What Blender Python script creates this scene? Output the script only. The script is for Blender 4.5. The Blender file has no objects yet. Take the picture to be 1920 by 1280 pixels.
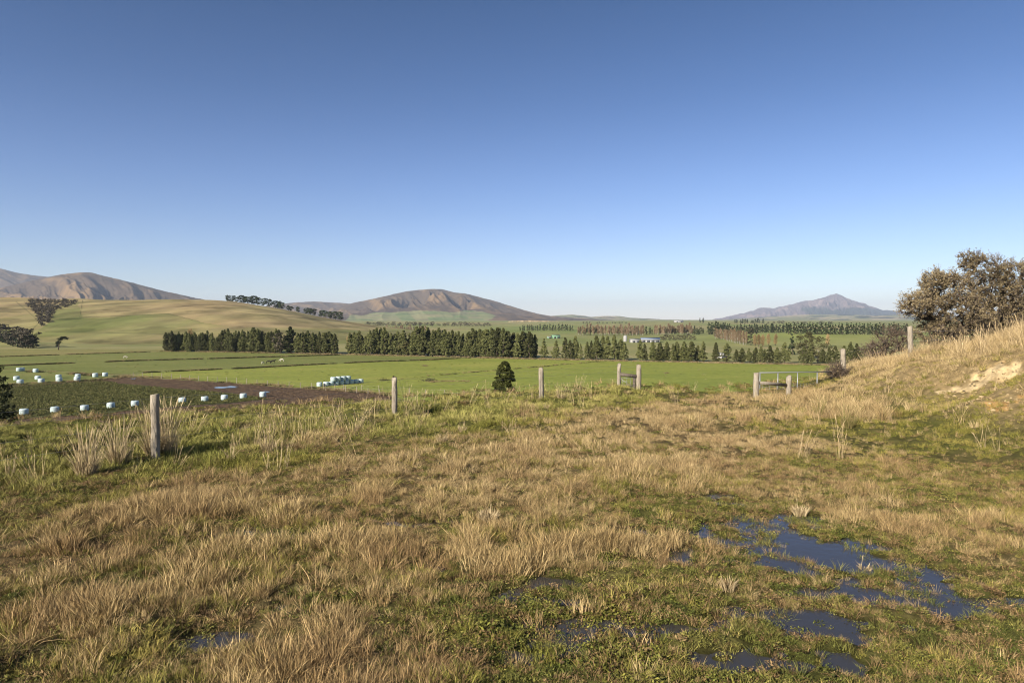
import bpy, math, random
import numpy as np
from mathutils import Vector

R = math.radians
scene = bpy.context.scene
C = scene.collection

# ------------------------------------------------------------------ camera
H = 2.75
PITCH = math.atan(40 / 1280)
cam_d = bpy.data.cameras.new("camera")
cam_d.sensor_width = 36.0
cam_d.lens = 24.0
cam_d.clip_start = 0.05
cam_d.clip_end = 60000
cam = bpy.data.objects.new("camera", cam_d)
cam.location = (0, 0, H)
cam.rotation_euler = (math.pi / 2 - PITCH, 0, 0)
C.objects.link(cam)
scene.camera = cam

# ------------------------------------------------------------------ sky, sun, exposure
SUN_EL = R(27)
SUN_AZ = math.atan2(-0.66, -0.75)          # azimuth of the sun, behind the camera and to the left
world = bpy.data.worlds.new("World")
scene.world = world
world.use_nodes = True
wn = world.node_tree
bg = wn.nodes["Background"]
sky = wn.nodes.new("ShaderNodeTexSky")
sky.sky_type = 'NISHITA'
sky.sun_disc = False
sky.sun_elevation = SUN_EL
sky.sun_rotation = SUN_AZ
sky.altitude = 400
sky.air_density = 1.0
sky.dust_density = 0.1
sky.ozone_density = 3.0
# the sky texture a little more saturated overhead and whiter-blue at the horizon, as clean winter air is
wg = wn.nodes.new("ShaderNodeTexCoord")
wsep = wn.nodes.new("ShaderNodeSeparateXYZ")
wr = wn.nodes.new("ShaderNodeValToRGB")
wr.color_ramp.elements[0].position = 0.0
wr.color_ramp.elements[0].color = (1.02, 1.01, 1.16, 1)
wr.color_ramp.elements[1].position = 0.42
wr.color_ramp.elements[1].color = (0.36, 0.49, 0.67, 1)
for _p, _c in ((0.12, (0.83, 0.84, 1.04, 1)), (0.19, (0.70, 0.75, 0.97, 1)), (0.30, (0.50, 0.60, 0.80, 1))):
    wr.color_ramp.elements.new(_p).color = _c
wmul = wn.nodes.new("ShaderNodeVectorMath")
wmul.operation = 'MULTIPLY'
wn.links.new(wg.outputs["Generated"], wsep.inputs[0])
wn.links.new(wsep.outputs["Z"], wr.inputs[0])
wn.links.new(sky.outputs[0], wmul.inputs[0])
wn.links.new(wr.outputs[0], wmul.inputs[1])
wn.links.new(wmul.outputs[0], bg.inputs[0])
bg.inputs[1].default_value = 0.07
sun_d = bpy.data.lights.new("sun", 'SUN')
sun_d.energy = 4.9
sun_d.angle = R(0.5)
sun_d.color = (1.0, 0.89, 0.74)
sun = bpy.data.objects.new("sun", sun_d)
sdir = Vector((math.sin(SUN_AZ) * math.cos(SUN_EL), math.cos(SUN_AZ) * math.cos(SUN_EL), math.sin(SUN_EL)))
sun.rotation_euler = sdir.to_track_quat('Z', 'Y').to_euler()
sun.location = (-40, -40, 60)
C.objects.link(sun)
vs = scene.view_settings
vs.view_transform = 'Standard'
vs.look = 'None'
vs.exposure = 0.87
vs.gamma = 1
scene.render.engine = 'CYCLES'
cy = scene.cycles
cy.max_bounces = 4
cy.diffuse_bounces = 2
cy.glossy_bounces = 2
cy.transmission_bounces = 2
cy.volume_bounces = 0
cy.transparent_max_bounces = 4
cy.filter_width = 1.1
cy.use_denoising = True
cy.denoiser = 'OPENIMAGEDENOISE'
cy.denoising_input_passes = 'RGB_ALBEDO_NORMAL'
cy.denoising_prefilter = 'ACCURATE'
cy.caustics_reflective = False
cy.caustics_refractive = False

# ------------------------------------------------------------------ helpers
F = 1280.0
ca, sa = math.cos(PITCH), math.sin(PITCH)


def ray(px, py):
    dx = (px - 960) / F
    dy = (640 - py) / F
    return np.array([dx, ca + sa * dy, -sa + ca * dy])


def gp(px, py, z=0.0):
    """point of the level z seen at photo position (px, py)"""
    v = ray(px, py)
    t = (z - H) / v[2]
    return np.array([v[0] * t, v[1] * t, z])


def at(px, py, y):
    v = ray(px, py)
    t = y / v[1]
    return np.array([v[0] * t, y, H + v[2] * t])


def xof(px, y):
    return (px - 960) / F * y * (ca + 0.0) / 1.0


def topy(x, y, z):
    """photo position of a world point (arrays)"""
    Z = z - H
    dep = y * ca - Z * sa
    return 960 + F * x / dep, 640 - F * (y * sa + Z * ca) / dep


def _h(ix, iy, s):
    n = (ix.astype(np.int64) * 374761393 + iy.astype(np.int64) * 668265263 + s * 982451653) & 0xFFFFFFFF
    n = ((n ^ (n >> 13)) * 1274126177) & 0xFFFFFFFF
    n = (n ^ (n >> 16)) & 0xFFFFFFFF
    return n / 4294967295.0 * 2 - 1


def vn(x, y, s=0):
    x = np.asarray(x, float)
    y = np.asarray(y, float)
    ix, iy = np.floor(x), np.floor(y)
    fx, fy = x - ix, y - iy
    ux = fx * fx * fx * (fx * (fx * 6 - 15) + 10)
    uy = fy * fy * fy * (fy * (fy * 6 - 15) + 10)
    a, b = _h(ix, iy, s), _h(ix + 1, iy, s)
    c, d = _h(ix, iy + 1, s), _h(ix + 1, iy + 1, s)
    return (a * (1 - ux) + b * ux) * (1 - uy) + (c * (1 - ux) + d * ux) * uy


def fbm(x, y, s=0, o=4):
    t, a, w = 0, 1.0, 0
    for k in range(o):
        t = t + a * vn(x * 2 ** k + 17.3 * k, y * 2 ** k - 9.1 * k, s + k)
        w += a
        a *= 0.5
    return t / w * 1.6


def sstep(a, b, x):
    t = np.clip((x - a) / (b - a), 0, 1)
    return t * t * (3 - 2 * t)


def in_poly(px, py, poly):
    px = np.asarray(px, float)
    ins = np.zeros(px.shape, bool)
    n = len(poly)
    for i in range(n):
        x1, y1 = poly[i]
        x2, y2 = poly[(i + 1) % n]
        if y1 == y2:
            continue
        c = ((y1 > py) != (y2 > py)) & (px < (x2 - x1) * (py - y1) / (y2 - y1) + x1)
        ins ^= c
    return ins


def mk(name, verts, quads=None, tris=None, mat=None, parent=None, vattr=None, smooth=False, link=True):
    """one mesh object from arrays"""
    me = bpy.data.meshes.new(name)
    verts = np.asarray(verts, np.float32)
    q = np.zeros((0, 4), np.int32) if quads is None or len(quads) == 0 else np.asarray(quads, np.int32)
    t = np.zeros((0, 3), np.int32) if tris is None or len(tris) == 0 else np.asarray(tris, np.int32)
    me.vertices.add(len(verts))
    me.vertices.foreach_set("co", verts.ravel())
    nl = q.size + t.size
    me.loops.add(nl)
    me.loops.foreach_set("vertex_index", np.concatenate([q.ravel(), t.ravel()]).astype(np.int32))
    me.polygons.add(len(q) + len(t))
    st = np.concatenate([np.arange(len(q)) * 4, q.size + np.arange(len(t)) * 3]).astype(np.int32)
    me.polygons.foreach_set("loop_start", st)
    if smooth:
        me.polygons.foreach_set("use_smooth", np.ones(len(q) + len(t), bool))
    for k, v in (vattr or {}).items():
        v = np.asarray(v, np.float32)
        if v.ndim == 1:
            at_ = me.attributes.new(k, 'FLOAT', 'POINT')
            at_.data.foreach_set("value", v)
        else:
            if v.shape[1] == 3:
                v = np.concatenate([v, np.ones((len(v), 1), np.float32)], 1)
            at_ = me.attributes.new(k, 'FLOAT_COLOR', 'POINT')
            at_.data.foreach_set("color", v.ravel())
    me.update(calc_edges=True)
    o = bpy.data.objects.new(name, me)
    if mat:
        me.materials.append(mat)
    if link:
        C.objects.link(o)
    if parent:
        o.parent = parent
    return o


class MB:
    """collects tubes, boxes and sheets for one mesh"""

    def __init__(s):
        s.v, s.q, s.t, s.n, s.r = [], [], [], 0, []

    def add(s, v, q=(), t=(), rnd=None):
        v = np.asarray(v, float).reshape(-1, 3)
        s.v.append(v)
        if len(q):
            s.q.append(np.asarray(q, int) + s.n)
        if len(t):
            s.t.append(np.asarray(t, int) + s.n)
        s.r.append(np.full(len(v), 0.5) if rnd is None else np.broadcast_to(np.asarray(rnd, float), (len(v),)))
        s.n += len(v)

    def tube(s, pts, rad, n=8, caps=True, rnd=None):
        pts = np.asarray(pts, float)
        rad = np.broadcast_to(np.asarray(rad, float), (len(pts),))
        tan = np.gradient(pts, axis=0)
        vs_ = []
        for i, p in enumerate(pts):
            t = tan[i] / (np.linalg.norm(tan[i]) + 1e-9)
            up = np.array([0, 0, 1.0]) if abs(t[2]) < 0.9 else np.array([1.0, 0, 0])
            a = np.cross(t, up)
            a /= np.linalg.norm(a)
            b = np.cross(a, t)
            an = np.arange(n) / n * 2 * math.pi
            vs_.append(p + rad[i] * (np.cos(an)[:, None] * a + np.sin(an)[:, None] * b))
        v = np.concatenate(vs_)
        q = []
        m = len(pts)
        for i in range(m - 1):
            for k in range(n):
                q.append((i * n + k, i * n + (k + 1) % n, (i + 1) * n + (k + 1) % n, (i + 1) * n + k))
        t_ = []
        if caps:
            v = np.concatenate([v, pts[:1], pts[-1:]])
            for k in range(n):
                t_.append((m * n, (k + 1) % n, k))
                t_.append((m * n + 1, (m - 1) * n + k, (m - 1) * n + (k + 1) % n))
        s.add(v, q, t_, rnd)

    def box(s, lo, hi, rot=0, c=(0, 0, 0)):
        x0, y0, z0 = lo
        x1, y1, z1 = hi
        v = np.array([[x0, y0, z0], [x1, y0, z0], [x1, y1, z0], [x0, y1, z0], [x0, y0, z1], [x1, y0, z1], [x1, y1, z1], [x0, y1, z1]], float)
        cr, sr = math.cos(rot), math.sin(rot)
        v = np.stack([v[:, 0] * cr - v[:, 1] * sr, v[:, 0] * sr + v[:, 1] * cr, v[:, 2]], 1) + np.asarray(c, float)
        s.add(v, [(0, 3, 2, 1), (4, 5, 6, 7), (0, 1, 5, 4), (1, 2, 6, 5), (2, 3, 7, 6), (3, 0, 4, 7)])

    def lathe(s, prof, n=16, c=(0, 0, 0), wob=None):
        """prof: list of (radius, z)"""
        v = []
        an = np.arange(n) / n * 2 * math.pi
        for r, z in prof:
            v.append(np.stack([r * np.cos(an), r * np.sin(an), np.full(n, z)], 1))
        v = np.concatenate(v)
        q = []
        for i in range(len(prof) - 1):
            for k in range(n):
                q.append((i * n + k, i * n + (k + 1) % n, (i + 1) * n + (k + 1) % n, (i + 1) * n + k))
        t = []
        v = np.concatenate([v, [[0, 0, prof[0][1]], [0, 0, prof[-1][1]]]])
        m = len(prof)
        for k in range(n):
            t.append((m * n, (k + 1) % n, k))
            t.append((m * n + 1, (m - 1) * n + k, (m - 1) * n + (k + 1) % n))
        if wob is not None:
            v = wob(v)
        s.add(v + np.asarray(c, float), q, t)

    def build(s, name, mat, parent=None, smooth=False, link=True):
        v = np.concatenate(s.v)
        q = np.concatenate(s.q) if s.q else None
        t = np.concatenate(s.t) if s.t else None
        return mk(name, v, q, t, mat, parent, {'rnd': np.concatenate(s.r)}, smooth, link)


def tag(o, label=None, cat=None, group=None, kind=None):
    if label:
        o['label'] = label
    if cat:
        o['category'] = cat
    if group:
        o['group'] = group
    if kind:
        o['kind'] = kind
    return o


def empty(name, loc=(0, 0, 0), rz=0.0):
    o = bpy.data.objects.new(name, None)
    o.empty_display_size = 0.2
    o.location = loc
    o.rotation_euler = (0, 0, rz)
    C.objects.link(o)
    return o


def dup(root, kids, loc, rz, sc):
    r = root.copy()
    C.objects.link(r)
    r.location = loc
    r.rotation_euler = (0, 0, rz)
    r.scale = sc
    for k in kids:
        c = k.copy()
        C.objects.link(c)
        c.parent = r
    return r


ORD = ["first", "second", "third", "fourth", "fifth", "sixth", "seventh", "eighth", "ninth", "tenth", "eleventh", "twelfth",
       "thirteenth", "fourteenth", "fifteenth", "sixteenth", "seventeenth", "eighteenth", "nineteenth", "twentieth"]
ORD += ["twenty-" + w for w in ORD[:9]] + ["thirtieth"] + ["thirty-" + w for w in ORD[:9]] + ["fortieth"] + ["forty-" + w for w in ORD[:9]] + ["fiftieth"]

# ------------------------------------------------------------------ materials


def newmat(name, rough=0.8, spec=0.2):
    m = bpy.data.materials.new(name)
    m.use_nodes = True
    b = m.node_tree.nodes["Principled BSDF"]
    b.inputs["Roughness"].default_value = rough
    b.inputs["Specular IOR Level"].default_value = spec
    return m, m.node_tree.nodes, m.node_tree.links, b


def col4(c):
    return (c[0], c[1], c[2], 1)


def noise_mat(name, stops, scale=1.0, stretch=(1, 1, 1), detail=6, rough=0.85, spec=0.15, bump=0, bscale=None, coord='Object', vcol=None, scale2=None, amt2=0.35, nrough=0.6):
    """noise through a colour ramp; optionally times a colour attribute, optionally a second finer noise"""
    m, N, L, b = newmat(name, rough, spec)
    tc = N.new("ShaderNodeTexCoord")
    mp = N.new("ShaderNodeMapping")
    mp.inputs["Scale"].default_value = stretch
    L.new(tc.outputs[coord], mp.inputs[0])
    n = N.new("ShaderNodeTexNoise")
    n.inputs["Scale"].default_value = scale
    n.inputs["Detail"].default_value = detail
    n.inputs["Roughness"].default_value = nrough
    L.new(mp.outputs[0], n.inputs[0])
    r = N.new("ShaderNodeValToRGB")
    e = r.color_ramp.elements
    for i, (p, c) in enumerate(stops):
        el = e[i] if i < 2 else e.new(p)
        el.position = p
        el.color = col4(c)
    L.new(n.outputs[0], r.inputs[0])
    out = r.outputs[0]
    if scale2:
        n2 = N.new("ShaderNodeTexNoise")
        n2.inputs["Scale"].default_value = scale2
        n2.inputs["Detail"].default_value = 5
        L.new(mp.outputs[0], n2.inputs[0])
        mr = N.new("ShaderNodeMapRange")
        mr.inputs[1].default_value = 0.3
        mr.inputs[2].default_value = 0.7
        mr.inputs[3].default_value = 1 - amt2
        mr.inputs[4].default_value = 1 + amt2
        L.new(n2.outputs[0], mr.inputs[0])
        mx = N.new("ShaderNodeVectorMath")
        mx.operation = 'SCALE'
        L.new(out, mx.inputs[0])
        L.new(mr.outputs[0], mx.inputs["Scale"])
        out = mx.outputs[0]
    if vcol:
        a = N.new("ShaderNodeAttribute")
        a.attribute_name = vcol
        mx = N.new("ShaderNodeVectorMath")
        mx.operation = 'MULTIPLY'
        L.new(out, mx.inputs[0])
        L.new(a.outputs["Color"], mx.inputs[1])
        out = mx.outputs[0]
    L.new(out, b.inputs["Base Color"])
    if bump:
        n3 = N.new("ShaderNodeTexNoise")
        n3.inputs["Scale"].default_value = bscale or scale * 4
        n3.inputs["Detail"].default_value = 6
        L.new(mp.outputs[0], n3.inputs[0])
        bp = N.new("ShaderNodeBump")
        bp.inputs["Strength"].default_value = bump
        bp.inputs["Distance"].default_value = 1.0 / (bscale or scale * 4)
        L.new(n3.outputs[0], bp.inputs["Height"])
        L.new(bp.outputs[0], b.inputs["Normal"])
    return m


def leaf_mat(name, c1, c2, rough=0.65, spec=0.2, objvar=0.35):
    """colour between c1 and c2 by the per-leaf value, each object a little lighter or darker"""
    m, N, L, b = newmat(name, rough, spec)
    a = N.new("ShaderNodeAttribute")
    a.attribute_name = "rnd"
    mx = N.new("ShaderNodeMix")
    mx.data_type = 'RGBA'
    mx.inputs["A"].default_value = col4(c1)
    mx.inputs["B"].default_value = col4(c2)
    L.new(a.outputs["Fac"], mx.inputs["Factor"])
    oi = N.new("ShaderNodeObjectInfo")
    mr = N.new("ShaderNodeMapRange")
    mr.inputs[3].default_value = 1 - objvar
    mr.inputs[4].default_value = 1 + objvar
    L.new(oi.outputs["Random"], mr.inputs[0])
    sc = N.new("ShaderNodeVectorMath")
    sc.operation = 'SCALE'
    L.new(mx.outputs["Result"], sc.inputs[0])
    L.new(mr.outputs[0], sc.inputs["Scale"])
    L.new(sc.outputs[0], b.inputs["Base Color"])
    return m


def tint_mat(name, rough=0.7, spec=0.15):
    """scattered plants: colour of the tuft (from the scatter point) times the blade's own value"""
    m, N, L, b = newmat(name, rough, spec)
    a = N.new("ShaderNodeAttribute")
    a.attribute_type = 'INSTANCER'
    a.attribute_name = "tint"
    r = N.new("ShaderNodeAttribute")
    r.attribute_name = "rnd"
    mr = N.new("ShaderNodeMapRange")
    mr.inputs[3].default_value = 0.40
    mr.inputs[4].default_value = 1.62
    L.new(r.outputs["Fac"], mr.inputs[0])
    sc = N.new("ShaderNodeVectorMath")
    sc.operation = 'SCALE'
    L.new(a.outputs["Color"], sc.inputs[0])
    L.new(mr.outputs[0], sc.inputs["Scale"])
    L.new(sc.outputs[0], b.inputs["Base Color"])
    return m


def wood_mat(name, c1, c2, c3):
    m = noise_mat(name, [(0.3, c1), (0.5, c2), (0.7, c3)], scale=6, stretch=(6, 6, 0.6), detail=8, rough=0.85, bump=0.4, bscale=14)
    return m


M_wood = wood_mat("weathered_wood", (0.18, 0.155, 0.12), (0.30, 0.26, 0.20), (0.40, 0.36, 0.29))
M_wooddark = wood_mat("old_dark_wood", (0.06, 0.05, 0.04), (0.12, 0.10, 0.08), (0.2, 0.17, 0.14))
M_wire, _, _, b_ = newmat("galvanised_wire", 0.4, 0.5)
b_.inputs["Base Color"].default_value = (0.3, 0.3, 0.3, 1)
b_.inputs["Metallic"].default_value = 0.7
M_pipe, _, _, b_ = newmat("galvanised_pipe", 0.45, 0.5)
b_.inputs["Base Color"].default_value = (0.27, 0.28, 0.29, 1)
b_.inputs["Metallic"].default_value = 0.35
M_concrete = noise_mat("concrete", [(0.3, (0.4, 0.38, 0.34)), (0.7, (0.55, 0.53, 0.48))], scale=8)
M_pine = leaf_mat("pine_needles", (0.060, 0.070, 0.024), (0.165, 0.170, 0.062), objvar=0.48)
M_pinedark = leaf_mat("dark_evergreen_leaves", (0.016, 0.024, 0.008), (0.05, 0.062, 0.018))
M_conebush = leaf_mat("shrub_leaves", (0.022, 0.032, 0.008), (0.085, 0.09, 0.02))
M_olive = leaf_mat("olive_leaves", (0.06, 0.06, 0.022), (0.13, 0.12, 0.05))
M_far = leaf_mat("far_conifer_needles", (0.022, 0.034, 0.016), (0.055, 0.072, 0.03))
M_bare = leaf_mat("bare_twigs", (0.15, 0.105, 0.06), (0.26, 0.19, 0.12))
M_gold = leaf_mat("golden_twigs", (0.24, 0.17, 0.08), (0.36, 0.27, 0.13))
M_bark = noise_mat("bark", [(0.3, (0.05, 0.04, 0.03)), (0.7, (0.14, 0.11, 0.085))], scale=5, stretch=(3, 3, 0.6))
M_barkpale = noise_mat("pale_bark", [(0.3, (0.25, 0.22, 0.18)), (0.7, (0.45, 0.42, 0.36))], scale=5, stretch=(3, 3, 0.6))
M_haw = leaf_mat("lichen_and_leaves", (0.125, 0.10, 0.055), (0.32, 0.255, 0.14), objvar=0.12)
M_hawtwig = leaf_mat("twigs", (0.05, 0.04, 0.03), (0.15, 0.115, 0.085), objvar=0.1)
M_scrub = leaf_mat("scrub_leaves", (0.035, 0.032, 0.022), (0.09, 0.075, 0.05))
M_grass = tint_mat("grass_blades")

# ------------------------------------------------------------------ near ground: the terrace, its bank and the drop to the valley
VAL = -10.75
YE = ([-60, -30, -14, -10, -5, 0, 4.5, 9, 15, 22, 40, 80], [4, 12.0, 18.9, 20.9, 24.2, 27.6, 29.8, 28.6, 33, 42, 52, 70])
WATER = -0.075


def bank(x, y):
    hh = np.interp(y, [-20, 5, 14, 20, 24, 28, 34, 42], [3.0, 3.0, 2.85, 2.6, 2.05, 1.3, 0.55, 0.15])
    return hh * sstep(8.1 + np.interp(y, [18, 22, 25, 28, 32], [0, 0.5, 1.8, 3.6, 4.5]), 17.4, x + 0.5 * fbm(x / 3.0, y / 3.0, 31, 2))


def wetness(x, y):
    a = np.exp(-(((x - 3.35) * 0.8 + (y - 8.8) * 0.6) / 1.45) ** 2 - (((x - 3.35) * -0.6 + (y - 8.8) * 0.8) / 2.0) ** 2)
    a2 = np.exp(-((x - 4.9) / 1.2) ** 2 - ((y - 6.9) / 0.9) ** 2)
    b = np.exp(-((x - 1.5) / 1.9) ** 2 - ((y - 6.1) / 1.0) ** 2)
    c = np.exp(-((x + 3.7) / 1.1) ** 2 - ((y - 8.9) / 0.5) ** 2)
    d = np.exp(-((x + 0.6) / 2.5) ** 2 - ((y - 8.0) / 2.0) ** 2)
    p = 0
    for px_, py_, rx_, ry_ in ((-3.5, 8.9, 0.7, 0.22), (-2.3, 8.8, 0.4, 0.15), (-0.45, 12.3, 0.5, 0.3), (0.55, 8.7, 0.35, 0.25), (1.15, 7.9, 0.4, 0.2), (-0.1, 9.9, 0.3, 0.2), (-1.9, 6.6, 0.5, 0.2), (-2.5, 5.9, 0.4, 0.2), (0.2, 7.0, 0.5, 0.3), (-1.6, 10.9, 0.3, 0.15), (0.9, 5.6, 0.8, 0.4)):
        p = p + np.exp(-((x - px_) / rx_) ** 2 - ((y - py_) / ry_) ** 2)
    c = np.maximum(c, 1.6 * np.clip(p, 0, 1))
    return np.clip(a * 1.15 + 1.1 * a2 + 1.0 * b + 0.55 * c + 0.32 * d, 0, 1.3)


def gz(x, y, fine=True):
    x = np.asarray(x, float)
    y = np.asarray(y, float)
    e = y - np.interp(x, *YE)
    drop = 0.52 * 0.9 * np.log1p(np.exp(np.clip(e / 0.9, -30, 30)))
    z = -0.006 * np.clip(y - 14, 0, None) - drop
    bk = bank(x, y)
    z = z + bk
    z = z + 0.05 * fbm(x / 4.0, y / 4.0, 3, 2) * sstep(13, 18, y)
    if fine:
        n = 0.050 * fbm(x / 0.9, y / 0.9, 5, 3) + 0.022 * fbm(x / 0.28, y / 0.28, 8, 2)
        n = n * (1 + 1.5 * sstep(0, 2, (y - x - 20.5) / 1.41))
        z = z + n + 0.17 * fbm(x / 1.6, y / 1.6, 11, 3) * sstep(0.3, 1.2, bk)
        w_ = wetness(x, y) * (1 - sstep(0.0, 0.3, bk))
        z = z - 0.086 * w_ + 0.045 * w_ * fbm(x / 0.40, y / 0.26, 13, 3)
    return np.maximum(z, VAL - 0.4)


def soil_bare(x, y):
    """the bare sandy scar on the bank"""
    px, py = topy(x, y, gz(x, y, False))
    core = in_poly(px + 26 * fbm(x / 0.6, y / 0.6, 41, 4), py + 15 * fbm(x / 0.5, y / 0.5, 43, 4),
                   [(1750, 738), (1785, 714), (1825, 688), (1880, 678), (2000, 668), (2000, 716), (1930, 720), (1880, 726), (1830, 732), (1790, 740)])
    return core & (fbm(x / 0.45, y / 0.45, 49, 3) > -0.42)


def greenness(x, y):
    s = (y - x - 19.2) / 1.41
    g = 0.93 * sstep(-2.4, 1.0, s + 1.6 * fbm(x / 2.2, y / 2.2, 21, 3))
    g = np.maximum(g, 0.85 * sstep(0.25, 0.7, wetness(x, y) + 0.25 * fbm(x / 0.9, y / 0.9, 23, 2)))
    low = sstep(8.2, 6.2, y + 0.6 * fbm(x / 1.0, y / 1.0, 29, 2)) * sstep(-1.2, 0.8, x)
    g = np.maximum(g, 0.85 * low)
    right = sstep(4.0, 6.5, x - 0.15 * (y - 12)) * sstep(21, 16, y) * (1 - sstep(0.15, 0.6, bank(x, y)))
    g = np.maximum(g, 0.42 * right)
    lowb = sstep(0.05, 0.3, bank(x, y)) * (1 - sstep(1.1, 1.9, bank(x, y))) * sstep(23, 18, y)
    g = np.maximum(g, 0.62 * lowb)
    lb = sstep(-1.0, -4.5, x) * sstep(11.5, 8.0, y)
    g = np.maximum(g, 0.24 * lb)
    return np.clip(0.27 + 0.75 * g + 0.36 * fbm(x / 1.3, y / 1.3, 27, 3), 0, 1)


th = np.concatenate([np.linspace(-120, -51, 30), np.arange(-50, 50.01, 0.17), np.linspace(51, 120, 30)]) * math.pi / 180
rr = np.concatenate([np.linspace(0.5, 3.4, 12), 3.5 * 1.0052 ** np.arange(0, 470), 41 * 1.03 ** np.arange(1, 36)])
TH, RR = np.meshgrid(th, rr)
X, Y = RR * np.sin(TH), RR * np.cos(TH)
Z = gz(X, Y)
nr, nc = X.shape
idx = np.arange(nr * nc).reshape(nr, nc)
Q = np.stack([idx[:-1, :-1], idx[:-1, 1:], idx[1:, 1:], idx[1:, :-1]], -1).reshape(-1, 4)[:, ::-1]
g_ = greenness(X, Y)
bare = soil_bare(X, Y)
wet_ = sstep(WATER + 0.05, WATER - 0.01, Z) * (Y < 16)
cA, cB = np.array([0.105, 0.078, 0.040]), np.array([0.082, 0.085, 0.024])
col = cA * (1 - g_[..., None]) + cB * g_[..., None]
col = col * (1 - 0.6 * wet_[..., None])
bk_ = sstep(0.3, 1.0, bank(X, Y))[..., None]
col = col * (1 - bk_) + np.array([0.24, 0.18, 0.09]) * bk_
cb_ = sstep(-0.5, 0.5, fbm(X / 0.35, Y / 0.35, 45, 3))[..., None]
cb_ = np.array([0.32, 0.235, 0.12]) * (1 - cb_) + np.array([0.48, 0.375, 0.215]) * cb_
col[bare] = cb_[bare]
Z = Z + np.where(bare, 0.07 * fbm(X / 0.40, Y / 0.40, 46, 3) - 0.05, 0)
orange = (~bare) & (fbm(X / 0.5, Y / 0.5, 47, 3) > 0.25) & in_poly(*topy(X, Y, Z), [(1800, 722), (2000, 705), (2000, 770), (1850, 770)])
col[orange] = np.array([0.40, 0.25, 0.10])
M_ground = noise_mat("rough_turf_soil", [(0.25, (0.45, 0.45, 0.42)), (0.5, (0.9, 0.9, 0.9)), (0.75, (1.5, 1.45, 1.3))], scale=5, detail=8, rough=0.95, spec=0.05,
                     bump=0.5, bscale=25, vcol='col')
ground = mk("ground", np.stack([X, Y, Z], -1).reshape(-1, 3), Q, None, M_ground, None, {'col': col.reshape(-1, 3)}, True)
tag(ground, "rough grassy terrace with a bank on its right", None, None, 'structure')

# crumbled clods and stones on and below the bare scar
def make_clods():
    rng = np.random.default_rng(71)
    mbc = MB()
    base = np.array([[0, 0, 1], [1, 0, 0], [0, 1, 0], [-1, 0, 0], [0, -1, 0], [0, 0, -1.0], [.62, .62, .45], [-.62, .62, .45], [-.62, -.62, .45], [.62, -.62, .45]])
    tri = [(0, 1, 6), (0, 6, 2), (0, 2, 7), (0, 7, 3), (0, 3, 8), (0, 8, 4), (0, 4, 9), (0, 9, 1), (1, 2, 6), (2, 3, 7), (3, 4, 8), (4, 1, 9), (5, 2, 1), (5, 3, 2), (5, 4, 3), (5, 1, 4)]
    n = 0
    while n < 300:
        x, y = rng.uniform(9.5, 16.5), rng.uniform(13.5, 21)
        px, py = topy(np.array([x]), np.array([y]), gz(np.array([x]), np.array([y])))
        if not in_poly(px, py, [(1745, 742), (1790, 712), (1880, 678), (2000, 668), (2000, 775), (1840, 772)])[0]:
            continue
        r = rng.uniform(0.014, 0.032) * (1 if rng.uniform() < 0.85 else 2.0)
        v = base * r * rng.uniform(0.7, 1.3, (10, 1)) * np.array([1.2, 1.0, 0.7])
        mbc.add(v + np.array([x, y, float(gz(np.array([x]), np.array([y]))[0]) + r * 0.2]), (), tri, rng.uniform(0, 1))
        n += 1
    return tag(mbc.build("soil_clods", leaf_mat("pale_clods", (0.30, 0.21, 0.10), (0.50, 0.40, 0.24), 0.9, 0.05, 0.05)), "pale crumbled clods and stones on the bare bank", None, None, 'stuff')


make_clods()

# standing water in the hollows of the terrace
mw, N_, L_, b_ = newmat("still_water", 0.04, 0.6)
b_.inputs["Base Color"].default_value = (0.045, 0.043, 0.040, 1)
b_.inputs["IOR"].default_value = 1.34
nw = N_.new("ShaderNodeTexNoise")
nw.inputs["Scale"].default_value = 7
tcw = N_.new("ShaderNodeTexCoord")
L_.new(tcw.outputs["Object"], nw.inputs[0])
bw = N_.new("ShaderNodeBump")
bw.inputs["Strength"].default_value = 0.03
bw.inputs["Distance"].default_value = 0.1
L_.new(nw.outputs[0], bw.inputs["Height"])
L_.new(bw.outputs[0], b_.inputs["Normal"])
M_water = mw
w = mk("water", [(-9, 2, WATER), (8.4, 2, WATER), (8.4, 14.5, WATER), (-9, 14.5, WATER)], [(0, 1, 2, 3)], None, M_water)
tag(w, "shallow standing water among the grass", None, None, 'structure')

# ------------------------------------------------------------------ valley floor and its fields
M_valley = noise_mat("valley_turf", [(0.3, (0.17, 0.19, 0.06)), (0.5, (0.235, 0.225, 0.085)), (0.7, (0.33, 0.275, 0.14))], scale=0.05, stretch=(1, 0.5, 1), detail=8, bump=0.2, bscale=2)
v = mk("valley_floor", [(-700, -150, VAL), (1000, -150, VAL), (1000, 352, VAL), (-700, 352, VAL)], [(0, 1, 2, 3)], None, M_valley)
tag(v, "flat valley floor", None, None, 'structure')


def field_mat(name, a, b, c, st=(1, 3, 1), rot=0.0, s=0.035, s2=0.9, amt=0.22):
    m = noise_mat(name, [(0.3, a), (0.5, b), (0.72, c)], scale=s, stretch=st, detail=7, rough=0.9, spec=0.08, scale2=s2, amt2=amt, bump=0.25, bscale=3.0)
    return m


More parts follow.
